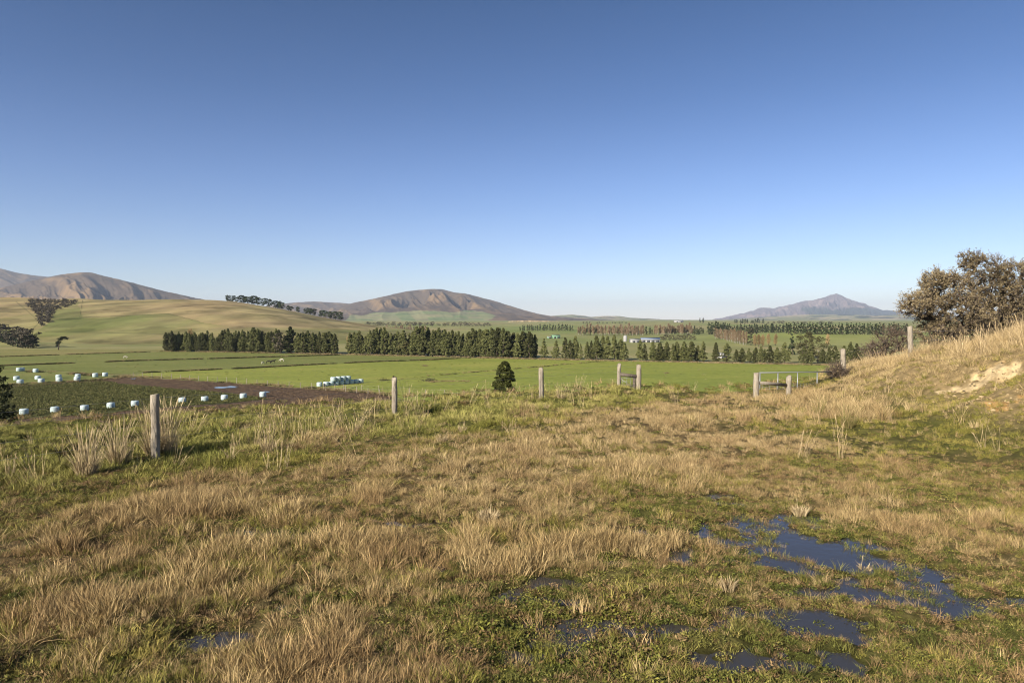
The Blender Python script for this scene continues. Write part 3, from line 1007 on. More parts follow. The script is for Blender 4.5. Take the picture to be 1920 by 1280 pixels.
def make_grass():
    rng = np.random.default_rng(11)
    # candidate points, denser near the camera
    rg_ = np.linspace(3.0, 52, 600)
    dens = 230 * np.minimum(1, (8.5 / rg_)) ** 1.45
    pdf = dens * rg_
    cdf = np.cumsum(pdf)
    total = np.trapz(pdf, rg_) * (R(108))
    n = int(total)
    r = np.interp(rng.uniform(0, 1, n), cdf / cdf[-1], rg_)
    t = R(rng.uniform(-54, 54, n))if False else rng.uniform(R(-54), R(54), n)
    x, y = r * np.sin(t), r * np.cos(t)
    e = y - np.interp(x, *YE)
    keep = (e < 0.6 + 0.5 * rng.normal(0, 1, n))
    x, y, r = x[keep], y[keep], r[keep]
    z = gz(x, y)
    bk = bank(x, y)
    br = soil_bare(x, y)
    g = greenness(x, y)
    wet = wetness(x, y)
    under = z < WATER
    n = len(x)
    u = rng.uniform(0, 1, n)
    clump = fbm(x / 0.55, y / 0.55, 91, 2)          # tussock pattern
    keep = ~(br & (u > 0.06))
    keep &= ~(under & (u > 0.46 + 0.6 * clump))
    keep &= ~((wet > 0.5) & (u > 0.75))
    keep &= ~((clump < -0.28) & (u > 0.45) & (bk < 0.4))
    isgreen = rng.uniform(0, 1, n) < g
    pick = np.where(isgreen, rng.integers(5, 9, n), rng.integers(0, 5, n))
    flat = (~isgreen) & (rng.uniform(0, 1, n) < 0.25)
    pick = np.where(flat, rng.integers(17, 19, n), pick)
    # low plants: wet ground, and the lower right corner
    lowz = np.clip(0.25 + 0.9 * sstep(0.2, 0.6, wet) + 0.75 * sstep(8.4, 6.4, y) * sstep(-1.2, 0.8, x), 0, 0.9)
    m = isgreen & (rng.uniform(0, 1, n) < lowz) & (bk < 0.3)
    pick = np.where(m | under, rng.integers(9, 12, n), pick)
    # a few dry tufts standing in the wet
    m2 = under & (rng.uniform(0, 1, n) < 0.09)
    pick = np.where(m2, rng.integers(0, 5, n), pick)
    s = (0.62 + 0.42 * clump + rng.normal(0, 0.15, n)) * (0.85 + r / 65)
    s = s * np.where(pick <= 4, 0.95 + 0.55 * sstep(-0.1, 0.6, fbm(x / 1.6, y / 1.6, 93, 3)), 1.0)
    s = s * np.where(isgreen & (pick >= 5) & (pick <= 8), 1.0 + 0.45 * sstep(-1.5, 0.5, (y - x - 19.2) / 1.41), 1.0) * np.where((~isgreen) & (g > 0.5), 0.7, 1.0)
    s = s * np.where((x > 2.5) & (y < 17) & (bk < 0.4), 0.70, 1.0)      # grazed short on the right
    s = s * np.where(bk > 0.35, 0.85, 1.0)
    s = np.clip(s, 0.3, 1.55)
    # long grass along the fence line and edge, and on the bank's crest
    fl = np.exp(-((y - x * 1.42 - 23.6) / 1.6) ** 2) * (x < 7)
    tall = (rng.uniform(0, 1, n) < 0.035 * fl + 0.006 * (g > 0.4) * (y > 12)) & ((y - np.interp(x, *YE)) < -0.8)
    crest = sstep(0.55, 0.95, bk / np.maximum(0.05, np.interp(y, [-20, 5, 14, 20, 24, 28, 34, 42], [3.0, 3.0, 2.85, 2.6, 2.05, 1.3, 0.55, 0.15]))) * (bk > 0.25)
    ct = rng.uniform(0, 1, n)
    tall |= (ct < 0.14 * crest) & (~br)
    long_ = (ct >= 0.14 * crest) & (ct < 0.48 * crest) & (~br)
    pick = np.where(long_, rng.integers(15, 17, n), pick)
    pick = np.where(tall, rng.integers(12, 15, n), pick)
    toe = np.exp(-((x - 9.9) / 0.9) ** 2) * sstep(17, 20, y) * sstep(25, 23, y)
    pick = np.where(rng.uniform(0, 1, n) < 0.5 * toe, rng.integers(15, 17, n), pick)
    s = np.where((pick >= 12) & (pick <= 16), rng.uniform(0.45, 1.0, n) * 1.0, s)
    # colours
    va = rng.uniform(0, 1, n)
    c = mixc((0.51, 0.395, 0.205), (0.27, 0.190, 0.085), va)
    rust = sstep(0.05, 0.6, fbm(x / 1.1, y / 1.1, 95, 3)) * (pick < 5) * (bk < 0.3)
    c = c * (1 - 0.6 * rust[:, None]) + np.array([0.30, 0.20, 0.10]) * 0.6 * rust[:, None]
    damp = (sstep(13.5, 9.0, y + 1.5 * fbm(x / 2.5, y / 2.5, 157, 2)) * (bk < 0.3))[:, None]
    c = c * (1 - damp) + c * np.array([0.97, 0.95, 0.90]) * damp
    gc = mixc((0.185, 0.190, 0.045), (0.38, 0.335, 0.115), np.clip(va * 0.7 + 0.5 * fbm(x / 0.8, y / 0.8, 97, 3), 0, 1))
    isg = (pick >= 5) & (pick <= 8)
    fgz = sstep(0.5, -1.5, (y - x - 19.2) / 1.41)[:, None]
    gc = gc * (1 - fgz) + gc * np.array([0.90, 0.84, 0.72]) * fgz
    c = np.where(isg[:, None], gc, c)
    mc = mixc((0.080, 0.095, 0.020), (0.175, 0.165, 0.035), np.clip(va * 0.6 + 0.6 * fbm(x / 0.5, y / 0.5, 99, 2), 0, 1))
    brn = rng.uniform(0, 1, n) < 0.28
    mc = np.where(brn[:, None], np.array([0.14, 0.095, 0.04]), mc)
    c = np.where(((pick >= 9) & (pick <= 11))[:, None], mc, c)
    onb = (bk > 0.3) & ~isg
    c = np.where(onb[:, None], mixc((0.46, 0.355, 0.185), (0.34, 0.25, 0.125), va), c)
    tl = (pick >= 12) & (pick <= 14)
    c = np.where(tl[:, None], mixc((0.46, 0.36, 0.21), (0.36, 0.27, 0.15), va), c)
    rot = np.stack([rng.normal(0, 0.2, n), 0.06 + rng.normal(0, 0.2, n), rng.uniform(0, 2 * math.pi, n)], 1)
    scl = np.stack([s * rng.uniform(0.85, 1.3, n), s * rng.uniform(0.85, 1.3, n), s * rng.uniform(0.8, 1.2, n)], 1)
    P = np.stack([x, y, np.where(under, np.maximum(z, WATER - 0.02), z)], 1)
    k = keep
    # a low carpet of moss and short blades under the tufts near the camera
    m_ = 26000
    r2 = np.sqrt(rng.uniform(4.2 ** 2, 15.5 ** 2, m_))
    t2 = rng.uniform(R(-50), R(50), m_)
    x2, y2 = r2 * np.sin(t2), r2 * np.cos(t2)
    z2 = gz(x2, y2)
    g2 = greenness(x2, y2)
    cl2 = fbm(x2 / 0.35, y2 / 0.28, 151, 3)
    u2 = z2 < WATER
    k2 = np.where(u2, (cl2 > 0.0) & (z2 > WATER - 0.085), True) & ~soil_bare(x2, y2)
    k2 &= (g2 > 0.3) | (rng.uniform(0, 1, m_) < 0.45)
    x2, y2, z2, g2, cl2, u2 = x2[k2], y2[k2], z2[k2], g2[k2], cl2[k2], u2[k2]
    m_ = len(x2)
    pk2 = np.where(rng.uniform(0, 1, m_) < 0.6, rng.integers(9, 12, m_), rng.integers(5, 9, m_))
    v2 = rng.uniform(0, 1, m_)
    c2 = mixc((0.085, 0.095, 0.022), (0.24, 0.215, 0.06), np.clip(0.75 * v2 + 0.35 * fbm(x2 / 0.6, y2 / 0.6, 153, 3), 0, 1))
    b2 = rng.uniform(0, 1, m_) < 0.30 + 0.25 * (1 - g2)
    c2 = np.where(b2[:, None], mixc((0.26, 0.18, 0.085), (0.15, 0.095, 0.045), v2), c2)
    s2 = rng.uniform(0.45, 0.95, m_)
    P = np.concatenate([P[k], np.stack([x2, y2, np.where(u2, WATER - 0.015, z2)], 1)])
    rot = np.concatenate([rot[k], np.stack([rng.normal(0, 0.15, m_), rng.normal(0, 0.15, m_), rng.uniform(0, 6.28, m_)], 1)])
    scl = np.concatenate([scl[k], np.stack([s2, s2, s2 * rng.uniform(0.5, 1.0, m_)], 1)])
    pick = np.concatenate([pick[k], pk2])
    c = np.concatenate([c[k], c2])
    k = slice(None)
    scatter("grass", P[k], rot[k], scl[k], pick[k], c[k], "rough winter grass, dry tan tufts mixed with green")


make_grass()


def strip(pts, dens, wid, hs, cols, rng, dry=0.5, z=VAL, lift=0.1):
    out = []
    for a, b in zip(pts[:-1], pts[1:]):
        A, B = gp(*a, z), gp(*b, z)
        ln = np.linalg.norm(B - A)
        n = int(ln * dens)
        t = rng.uniform(0, 1, n)
        p = A + (B - A) * t[:, None]
        nn = np.array([-(B - A)[1], (B - A)[0], 0]) / ln
        p = p + nn * rng.normal(0, wid, n)[:, None]
        m = fbm(p[:, 0] / 6, p[:, 1] / 6, 131, 2) > -0.55
        out.append(p[m])
    P = np.concatenate(out)
    P[:, 2] += lift
    n = len(P)
    isd = rng.uniform(0, 1, n) < dry
    pick = np.where(isd, rng.integers(15, 17, n), rng.integers(5, 9, n))
    c = np.where(isd[:, None], np.asarray(cols[0]), np.asarray(cols[1])) * rng.uniform(0.7, 1.3, n)[:, None]
    s = hs * rng.uniform(0.6, 1.5, n) * np.where(isd, 1, 3.3)
    return P, pick, c, np.stack([s * 1.6, s * 1.6, s], 1)


def make_strips():
    rng = np.random.default_rng(23)
    parts = []
    TANC, DK = (0.30, 0.23, 0.12), (0.05, 0.055, 0.02)
    for ln, dn, wd, hh, dry in ((L1, 10, 0.5, 0.9, 0.5), (L2, 13, 0.35, 1.0, 0.3), (L3, 14, 0.3, 0.9, 0.25), (L4[1:], 3.0, 0.5, 0.7, 0.35),
                                (FAR, 6, 1.0, 1.0, 0.9), ([(230, 706), (330, 710.5), (480, 721), (620, 731), (700, 737), (740, 743)], 9, 0.7, 0.8, 0.85),
                                ([(60, 697), (125, 700), (190, 705), (230, 707)], 9, 0.9, 1.0, 0.45), ([(15, 722), (90, 718), (180, 713), (230, 708)], 7, 0.6, 0.8, 0.7),
                                ([(803, 717.5), (835, 715.5), (880, 716)], 14, 0.7, 0.6, 0.85), ([(600, 724), (700, 719), (750, 716)], 2, 0.6, 0.4, 0.3)):
        parts.append(strip(ln, dn, wd, hh, (TANC, DK), rng, dry))
    # odd rank clumps out in the pastures
    n_ = 900
    px_, py_ = rng.uniform(0, 1640, n_), 660 + 85 * rng.uniform(0, 1, n_) ** 1.4
    okp = in_poly(px_, py_, [(0, 668), (305, 660), (637, 666), (1145, 679), (1640, 689), (1640, 745), (760, 745), (640, 727), (480, 718), (330, 708), (250, 703), (0, 690)])
    Pp = np.array([gp(a, b, VAL + 0.12) for a, b in zip(px_[okp], py_[okp])])
    m_ = len(Pp)
    dd = rng.uniform(0, 1, m_) < 0.35
    cp = np.where(dd[:, None], np.array([0.26, 0.22, 0.10]), np.array([0.10, 0.13, 0.03])) * rng.uniform(0.7, 1.2, m_)[:, None]
    sp_ = rng.uniform(0.5, 1.3, m_) * np.where(dd, 0.6, 1.6)
    parts.append((Pp, np.where(dd, rng.integers(15, 17, m_), rng.integers(5, 9, m_)), cp, np.stack([sp_ * 2, sp_ * 2, sp_], 1)))
    P = np.concatenate([p[0] for p in parts])
    pick = np.concatenate([p[1] for p in parts])
    c = np.concatenate([p[2] for p in parts])
    s = np.concatenate([p[3] for p in parts])
    n = len(P)
    rot = np.stack([np.zeros(n), np.zeros(n), rng.uniform(0, 6.28, n)], 1)
    scatter("rough_grass", P, rot, s, pick, c, "rough dry grass along the field boundaries")


make_strips()


def make_crop():
    rng = np.random.default_rng(29)
    n = 26000
    x, y = rng.uniform(-110, -30, n), rng.uniform(88, 155, n)
    y = y + 0 * x
    z = np.full(n, VAL + 0.06)
    px, py = topy(x, y, z)
    w_ = 4 * fbm(x / 8, y / 8, 141, 2)
    k = in_poly(px + w_, py + 0.4 * w_, [(-250, 742), (40, 724), (150, 717), (210, 717), (260, 723), (370, 733), (450, 741), (500, 747), (350, 759), (160, 774), (0, 786), (-250, 806)])
    x, y, z = x[k], y[k], z[k]
    n = len(x)
    c = mixc((0.08, 0.09, 0.028), (0.16, 0.155, 0.055), rng.uniform(0, 1, n))
    rot = np.stack([np.zeros(n), np.zeros(n), rng.uniform(0, 6.28, n)], 1)
    s = rng.uniform(0.6, 1.3, n)
    scatter("crop", np.stack([x, y, z], 1), rot, np.stack([s, s, s * 0.8], 1), rng.integers(19, 21, n), c, "low dark green leafy fodder crop")


make_crop()

# ------------------------------------------------------------------ individual clumps of tall grass
M_dry = leaf_mat("dry_blades", (0.30, 0.23, 0.125), (0.54, 0.43, 0.255), objvar=0.1)
M_rush = leaf_mat("rush_stems", (0.12, 0.13, 0.03), (0.30, 0.22, 0.10), objvar=0.1)
M_dead = leaf_mat("dead_stems", (0.035, 0.03, 0.024), (0.09, 0.075, 0.055), objvar=0.05)


def clump(name, px, base, top, wpx, label, mat=None, dens=1.0, seed=0, stalky=0.5, cat="grass clump"):
    p = gp(px, base, 0.0)
    for _ in range(6):
        p = gp(px, base, float(gz(p[0], p[1])))
    hgt = (base - top) / F * p[1]
    wid = wpx / F * p[1]
    rng = np.random.default_rng(seed + 400)
    a = tuft("b", rng, int(130 * dens), wid * 0.28, hgt * 0.25, hgt * 0.62, 0.6, 0.009, 4)
    bb = stalks("s", rng, max(1, int(55 * dens * stalky) - 9), wid * 0.25, hgt * 0.55, hgt * 1.08, 0.0075, 0.42)
    va = np.empty(len(a.data.vertices) * 3, np.float32)
    a.data.vertices.foreach_get("co", va)
    vb = np.empty(len(bb.data.vertices) * 3, np.float32)
    bb.data.vertices.foreach_get("co", vb)
    mbx = MB()
    for ob, vv in ((a, va), (bb, vb)):
        rn = np.empty(len(ob.data.vertices), np.float32)
        ob.data.attributes["rnd"].data.foreach_get("value", rn)
        qs = [tuple(pl.vertices) for pl in ob.data.polygons if len(pl.vertices) == 4]
        ts = [tuple(pl.vertices) for pl in ob.data.polygons if len(pl.vertices) == 3]
        mbx.add(vv.reshape(-1, 3), qs, ts, rn)
    o = mbx.build(name, mat or M_dry)
    o.location = tuple(p)
    for ob in (a, bb):
        m_ = ob.data
        bpy.data.objects.remove(ob)
        bpy.data.meshes.remove(m_)
    return tag(o, label, cat, "tall grass clumps on the terrace")


for i, a in enumerate((
        ("grass_clump", 163, 889, 795, 62, "broad tan grass clump, lowest of those left of the nearest post", None, 2.4, 0.9),
        ("grass_clump", 222, 872, 775, 48, "tall dry grass clump just left of the nearest post", None, 2.0, 1.0),
        ("grass_clump", 312, 850, 745, 60, "straw coloured tall grass growing at the foot of the nearest post", None, 2.0, 1.3),
        ("grass_clump", 283, 856, 752, 30, "thin dry stems standing in front of the nearest post", None, 1.2, 1.2),
        ("grass_clump", 434, 862, 800, 30, "wispy tall stems right of the nearest post", None, 0.35, 0.8),
        ("grass_clump", 503, 848, 783, 44, "upright pale grass clump midway between the two left posts", None, 0.8, 0.9),
        ("grass_clump", 625, 806, 772, 34, "short pale grass clump left of the second post", None, 0.7, 0.7),
        ("grass_clump", 673, 806, 775, 20, "small thin grass tuft just left of the second post", None, 0.4, 0.7),
        ("grass_clump", 828, 828, 797, 32, "bushy grass tussock right of the second post, nearer the camera", None, 0.9, 0.4),
        ("grass_clump", 866, 810, 783, 22, "small upright tuft below the conical bush", None, 0.6, 0.7),
        ("grass_clump", 1052, 750, 715, 26, "tall straw clump just right of the third post", None, 0.8, 0.9),
        ("grass_clump", 1024, 766, 744, 18, "small grass tuft at the foot of the third post", None, 0.5, 0.5),
        ("grass_clump", 916, 975, 930, 60, "yellow tussock in the middle of the brown foreground grass", None, 1.8, 0.1),
        ("rush_clump", 1537, 779, 738, 30, "green rush clump at the bank's foot, the left of two", M_rush, 1.3, 0.7),
        ("rush_clump", 1590, 801, 755, 38, "brown tipped rush clump at the bank's foot, the right of two", M_rush, 1.6, 0.7),
        ("dead_weed", 1668, 968, 945, 36, "dark dead weed above the main puddle", M_dead, 0.5, 0.4),
        ("grass_clump", 1500, 965, 925, 40, "pale dry tuft at the puddle's upper edge", None, 1.2, 0.1),
        ("grass_clump", 1364, 1105, 1055, 46, "dry straggly tuft standing in the puddle's left part", None, 0.8, 0.1),
        ("grass_clump", 1622, 1072, 1035, 36, "straw tuft in the middle of the puddle", None, 0.8, 0.1),
)):
    clump(a[0], a[1], a[2], a[3], a[4], a[5], a[6], a[7], i, a[8], "rushes" if a[0] == "rush_clump" else ("weed" if a[0] == "dead_weed" else "grass clump"))

# ------------------------------------------------------------------ fences and gate


def ground_z(x, y):
    return float(gz(np.array([x]), np.array([y]))[0])


def post(parent, x, y, zb, h, r, lean=(0, 0), name="post", mat=None, seed=0, label=None):
    rng = np.random.default_rng(seed)
    mb = MB()
    lx, ly = lean
    zz = np.linspace(-0.35, h, 9)
    pts = [(lx * z + rng.normal(0, 0.003), ly * z + rng.normal(0, 0.003), z) for z in zz]
    rad = r * (1 + 0.05 * rng.normal(0, 1, 9)) * np.linspace(1.06, 0.97, 9)
    pts.append((lx * h, ly * h, h + 0.006))
    rad = np.append(rad, rad[-1] * 0.86)
    mb.tube(pts, rad, 12)
    o = mb.build(name, mat or M_wood, parent, True)
    o.location = (x, y, zb)
    if label:
        o['label'] = label
    return o


def wire(parent, pts, r=0.0022, name="wire", sag=0.02):
    mb = MB()
    full = []
    for a, b in zip(pts[:-1], pts[1:]):
        for k in range(6):
            t = k / 6
            p = np.asarray(a) * (1 - t) + np.asarray(b) * t
            p[2] -= sag * 4 * t * (1 - t)
            full.append(p)
    full.append(np.asarray(pts[-1]))
    mb.tube(full, r, 4)
    return mb.build(name, M_wire, parent)


# main fence along the terrace
fence = empty("wire_fence", (0, 0, 0))
tag(fence, "post and wire fence along the terrace edge, ending in a braced post pair", "fence")
FP = []
for k, (px, base, top, wpx) in enumerate(((292, 852, 740, 15), (740, 786, 708, 10.5), (1015.5, 753, 690, 9.5), (1160, 737, 683, 7.6), (1197.5, 738, 684, 9.6))):
    hh = (1.17, 1.18, 1.19, 1.2, 1.22)[k]
    y = F * hh / (base - top)
    if k == 4:
        y = FP[3][1] - 0.1
    pb, pt = at(px, base, y), at(px, top, y)
    x, zb = pb[0], pb[2]
    hgt = pt[2] - zb
    post(fence, x, y, zb, hgt, wpx / F * y / 2, lean=((0.0, 0), (0.0, 0), (-0.02, 0), (0.015, 0), (0.0, 0))[k], seed=k + 3)
    FP.append((x, y, zb, hgt))
for f in (0.28, 0.52, 0.76, 0.95):
    wire(fence, [(x, y - 0.05, zb + hgt * f) for x, y, zb, hgt in FP])
    wire(fence, [(FP[0][0] - 4.2, FP[0][1] - 5.5, FP[0][2] + FP[0][3] * f), (FP[0][0], FP[0][1] - 0.07, FP[0][2] + FP[0][3] * f)])
a, b = FP[3], FP[4]
mb = MB()
mb.tube([(a[0] + 0.03, a[1], a[2] + a[3] * 0.66), (b[0] - 0.03, b[1], b[2] + b[3] * 0.60)], 0.075, 10)
mb.build("brace_rail", M_wooddark, fence, True)
mb = MB()
for k in range(1, 5):
    x = a[0] + (b[0] - a[0]) * k / 5
    mb.tube([(x, a[1] - 0.04, a[2] + 0.02), (x, a[1] - 0.04, a[2] + a[3] * 0.58)], 0.006, 4)
for k in range(5):
    z = a[2] + 0.08 + 0.14 * k
    mb.tube([(a[0], a[1] - 0.045, z), (b[0], b[1] - 0.045, z)], 0.005, 4)
mb.tube([(a[0], a[1] - 0.05, a[2] + a[3] * 0.55), (b[0], b[1] - 0.05, b[2] + 0.1)], 0.008, 4)
mb.build("netting", M_wire, fence)
mb = MB()
mb.box((-0.06, -0.05, 0.05), (0.05, 0.05, 0.72), 0, (b[0] - 0.17, b[1] + 0.05, b[2]))
mb.build("stay_board", M_wooddark, fence)

# braced gate posts on the right
gp_f = empty("gate_post_pair", (0, 0, 0))
tag(gp_f, "pair of grey wooden gate posts joined by a low brace rail beside the metal gate", "fence")
GP = []
for k, (px, base, top, wpx, y) in enumerate(((1417.5, 757, 699, 11, 24.6), (1478.5, 752, 706, 10, 25.6))):
    pb, pt = at(px, base, y), at(px, top, y)
    post(gp_f, pb[0], y, pb[2], pt[2] - pb[2], wpx / F * y / 2, seed=k + 20)
    GP.append((pb[0], y, pb[2], pt[2] - pb[2]))
a, b = GP
mb = MB()
p0, p1 = at(1422, 717.5, a[1]), at(1475, 722, b[1])
mb.tube([p0, (p0 + p1) / 2 + np.array([0, 0, 0.01]), p1], 0.062, 10)
mb.build("brace_rail", M_wood, gp_f, True)

gate = empty("metal_gate", (0, 0, 0))
tag(gate, "galvanised pipe gate with wire mesh standing behind the grey posts", "gate")
y0, y1 = 27.4, 29.2
P0, P1 = at(1424, 698.5, y0), at(1586, 696.5, y1)
dv = P1 - P0
mb = MB()
mb.tube([P0, P1], 0.021, 8)
down = np.array([0, 0, -1.0])
mb.tube([P0 + down * 0.95, P1 + down * 0.95], 0.026, 8)
mb.build("frame", M_pipe, gate, True)
for px in (1425, 1457, 1493, 1530, 1575):
    t = (px - 1424) / (1586 - 1424)
    p = P0 + dv * t
    mb = MB()
    mb.tube([p + np.array([0, -0.002, -0.02]), p + down * 0.96], 0.022, 8)
    mb.build("upright_bar", M_pipe, gate, True)
mb = MB()
for k in range(1, 26):
    p = P0 + dv * k / 26
    mb.tube([p + np.array([0, 0.03, -0.45]), p + down * 0.95 + np.array([0, 0.03, 0])], 0.005, 3)
for k in range(1, 7):
    o_ = np.array([0, 0.034, -0.40 - 0.09 * k])
    mb.tube([P0 + o_, P1 + o_], 0.006, 3)
mb.build("mesh", M_wire, gate)
blk = at(1528, 738, 28.2)
mb = MB()
mb.box((-0.13, -0.13, -0.25), (0.13, 0.13, 0.18), 0.3, tuple(blk))
cb = mb.build("concrete_block", M_concrete)
tag(cb, "small pale concrete block under the metal gate", "block")
bv = cb.modifiers.new("bevel", 'BEVEL')
bv.width = 0.02

bf = empty("wire_fence", (0, 0, 0))
tag(bf, "two weathered posts of a wire fence climbing the bank on the right", "fence")
BP = []
for k, (px, base, top, wpx, y) in enumerate(((1582, 712, 656, 9.5, 29.6), (1708, 680, 612, 9.5, 26.5))):
    pb, pt = at(px, base, y), at(px, top, y)
    zb = min(pb[2], ground_z(pb[0], y))
    post(bf, pb[0], y, zb, pt[2] - zb, wpx / F * y / 2, lean=(-0.045 if k == 0 else -0.05, 0), seed=k + 30)
    BP.append((pb[0], y, pb[2], pt[2] - pb[2]))
for f in (0.35, 0.6, 0.85):
    x2, y2 = 25.0, 24.5
    wire(bf, [(BP[0][0], BP[0][1], BP[0][2] + BP[0][3] * f), (BP[1][0], BP[1][1], BP[1][2] + BP[1][3] * f), (x2, y2, ground_z(x2, y2) + 1.2 * f)])

# small far fences in the valley
for pts, nn, lab in (([(250, 706), (330, 710), (480, 720.5), (620, 730.5), (735, 742)], 26, "low wire fence with small posts along the ploughed soil"),
                     ([(610, 731.5), (700, 733), (800, 740), (870, 742)], 9, "low wire fence with small posts below the stacked bales")):
    ff = empty("field_fence", (0, 0, 0))
    tag(ff, lab, "fence")
    W_ = [gp(*p, VAL + 0.1) for p in pts]
    seg = np.cumsum([0] + [np.linalg.norm(b - a) for a, b in zip(W_[:-1], W_[1:])])
    P_ = []
    for k in range(nn):
        s_ = seg[-1] * k / (nn - 1)
        P_.append(np.array([np.interp(s_, seg, [q[j] for q in W_]) for j in range(3)]))
    for k, p in enumerate(P_):
        post(ff, p[0], p[1], p[2], 1.05 + 0.1 * math.sin(k * 7), 0.06, seed=k + 50)
    for f in (0.5, 0.95):
        wire(ff, [p + np.array([0, 0, f]) for p in P_], 0.006)

# ------------------------------------------------------------------ silage bales
mB, N_, L_, b_ = newmat("bale_wrap", 0.35, 0.4)
oi = N_.new("ShaderNodeObjectInfo")
tcb = N_.new("ShaderNodeTexCoord")
wv = N_.new("ShaderNodeTexNoise")
wv.inputs["Scale"].default_value = 3
mpb = N_.new("ShaderNodeMapping")
mpb.inputs["Scale"].default_value = (1, 1, 5)
L_.new(tcb.outputs["Object"], mpb.inputs[0])
L_.new(mpb.outputs[0], wv.inputs[0])
rb = N_.new("ShaderNodeValToRGB")
rb.color_ramp.elements[0].position = 0.3
rb.color_ramp.elements[0].color = (0.37, 0.46, 0.46, 1)
rb.color_ramp.elements[1].position = 0.7
rb.color_ramp.elements[1].color = (0.50, 0.60, 0.60, 1)
L_.new(wv.outputs[0], rb.inputs[0])
L_.new(rb.outputs[0], b_.inputs["Base Color"])
M_bale = mB


def bale_mesh(seed):
    rng = np.random.default_rng(seed)
    mb = MB()
    prof = [(0.30, 0.0), (0.52, 0.012), (0.575, 0.07), (0.60, 0.2), (0.606, 0.30), (0.594, 0.325), (0.606, 0.35), (0.60, 0.60), (0.585, 0.80), (0.53, 0.88), (0.40, 0.915), (0.15, 0.93)]

    def wob(v):
        an = np.arctan2(v[:, 1], v[:, 0])
        f = 1 + 0.02 * np.sin(an * 3 + seed) + 0.012 * np.sin(an * 7 + v[:, 2] * 9 + seed * 2)
        return np.stack([v[:, 0] * f, v[:, 1] * f, v[:, 2] * (1 + 0.02 * np.sin(an * 2 + seed))], 1)
    mb.lathe(prof, 24, wob=wob)
    return mb


BALES = []
for k in range(3):
    BALES.append(bale_mesh(k + 1).build("silage_bale", M_bale, None, True, link=False).data)
nb_ = 0


def bale(p, label, group, s=1.0):
    global nb_
    o = bpy.data.objects.new("silage_bale", BALES[nb_ % 3])
    C.objects.link(o)
    o.location = tuple(p)
    o.rotation_euler = (0, 0, nb_ * 1.7)
    o.scale = (s, s, s * (1 + 0.04 * math.sin(nb_ * 5)))
    nb_ += 1
    return tag(o, label, "bale", group)


row1 = [(45, 778.5), (103, 774), (158.5, 770.8), (208, 766.3), (253, 763), (342, 756), (384, 753.5), (421, 750.5), (456, 748.2), (493, 745)]
for i, (px, py) in enumerate(row1):
    bale(gp(px, py - 1.2, VAL + 0.05), "pale wrapped bale, %s from left in the nearest row" % ORD[i], "bales in the nearest row", 0.95)
row2 = [(31, 712.5), (71, 711.5), (110, 709.3), (146, 708.5), (178.5, 706.8), (197, 705.3)]
for i, (px, py) in enumerate(row2):
    bale(gp(px, py, VAL + 0.05), "small pale wrapped bale, %s from left in the second farthest row" % ORD[i], "bales in the second farthest row", 1.0)
row3 = [(38, 719.3), (77.5, 717.6), (111, 715.8), (144.5, 714.3)]
for i, (px, py) in enumerate(row3):
    bale(gp(px, py, VAL + 0.05), "pale wrapped bale at crop edge, %s from left of four" % ORD[i], "bales along the crop's far edge", 1.05)
for (px, py), lab in (((35.5, 695.8), "farthest left wrapped bale, left of a touching pair"), ((41, 695.3), "farthest left wrapped bale, right of a touching pair"), ((67, 698), "single wrapped bale right of the farthest touching pair")):
    bale(gp(px, py, VAL + 0.05), lab, "farthest bales", 1.05)
SB, SD = np.array([-38.6, 137.5, VAL + 0.11]), np.array([0.62, 0.785, 0]) * 1.27
for i in range(9):
    off = SD * (i - 0.25 if i == 0 else i)
    bale(SB + off, "wrapped bale on the ground in the stack, %s from left" % ORD[i], "stacked bales", 0.94)
for i in range(4):
    bale(SB + SD * (2.4 + i * 1.0) + np.array([0, 0, 0.86]), "wrapped bale on top of the stack, %s from left" % ORD[i], "stacked bales", 0.94)

# ------------------------------------------------------------------ trees


def crown_pts(rng, h, rad, zlo, ncl, per, crad, shape, lump=0.25):
    """leaf centres in clumps filling an uneven envelope"""
    out, nr_ = [], []
    ph = rng.uniform(0, 6.28, 4)
    lump = lump * rng.uniform(0.6, 1.5)
    skx, sky_ = rng.normal(0, 0.12 * rad, 2)
    for i in range(ncl):
        t = rng.uniform(0, 1) ** 0.85
        a = rng.uniform(0, 2 * math.pi)
        e = rad * shape(t) * (1 + lump * math.sin(a * 2 + ph[0] + t * 5) + lump * 0.7 * math.sin(a * 3 + ph[1] - t * 8))
        q = e * rng.uniform(0.35, 1.0) ** 0.6
        c = np.array([q * math.cos(a) + skx * t, q * math.sin(a) + sky_ * t, zlo + (h - zlo) * t])
        cr = crad * rng.uniform(0.6, 1.3) * (0.45 + 0.55 * shape(t))
        p = rng.normal(0, 1, (per, 3))
        p = p / (np.linalg.norm(p, axis=1)[:, None] + 1e-9) * (rng.uniform(0, 1, per) ** 0.5)[:, None] * cr
        p[:, 2] *= 0.6
        out.append(c + p)
        nr_.append(np.repeat(rng.uniform(0, 1), per) * 0.6 + rng.uniform(0, 0.4, per))
    return np.concatenate(out), np.concatenate(nr_)


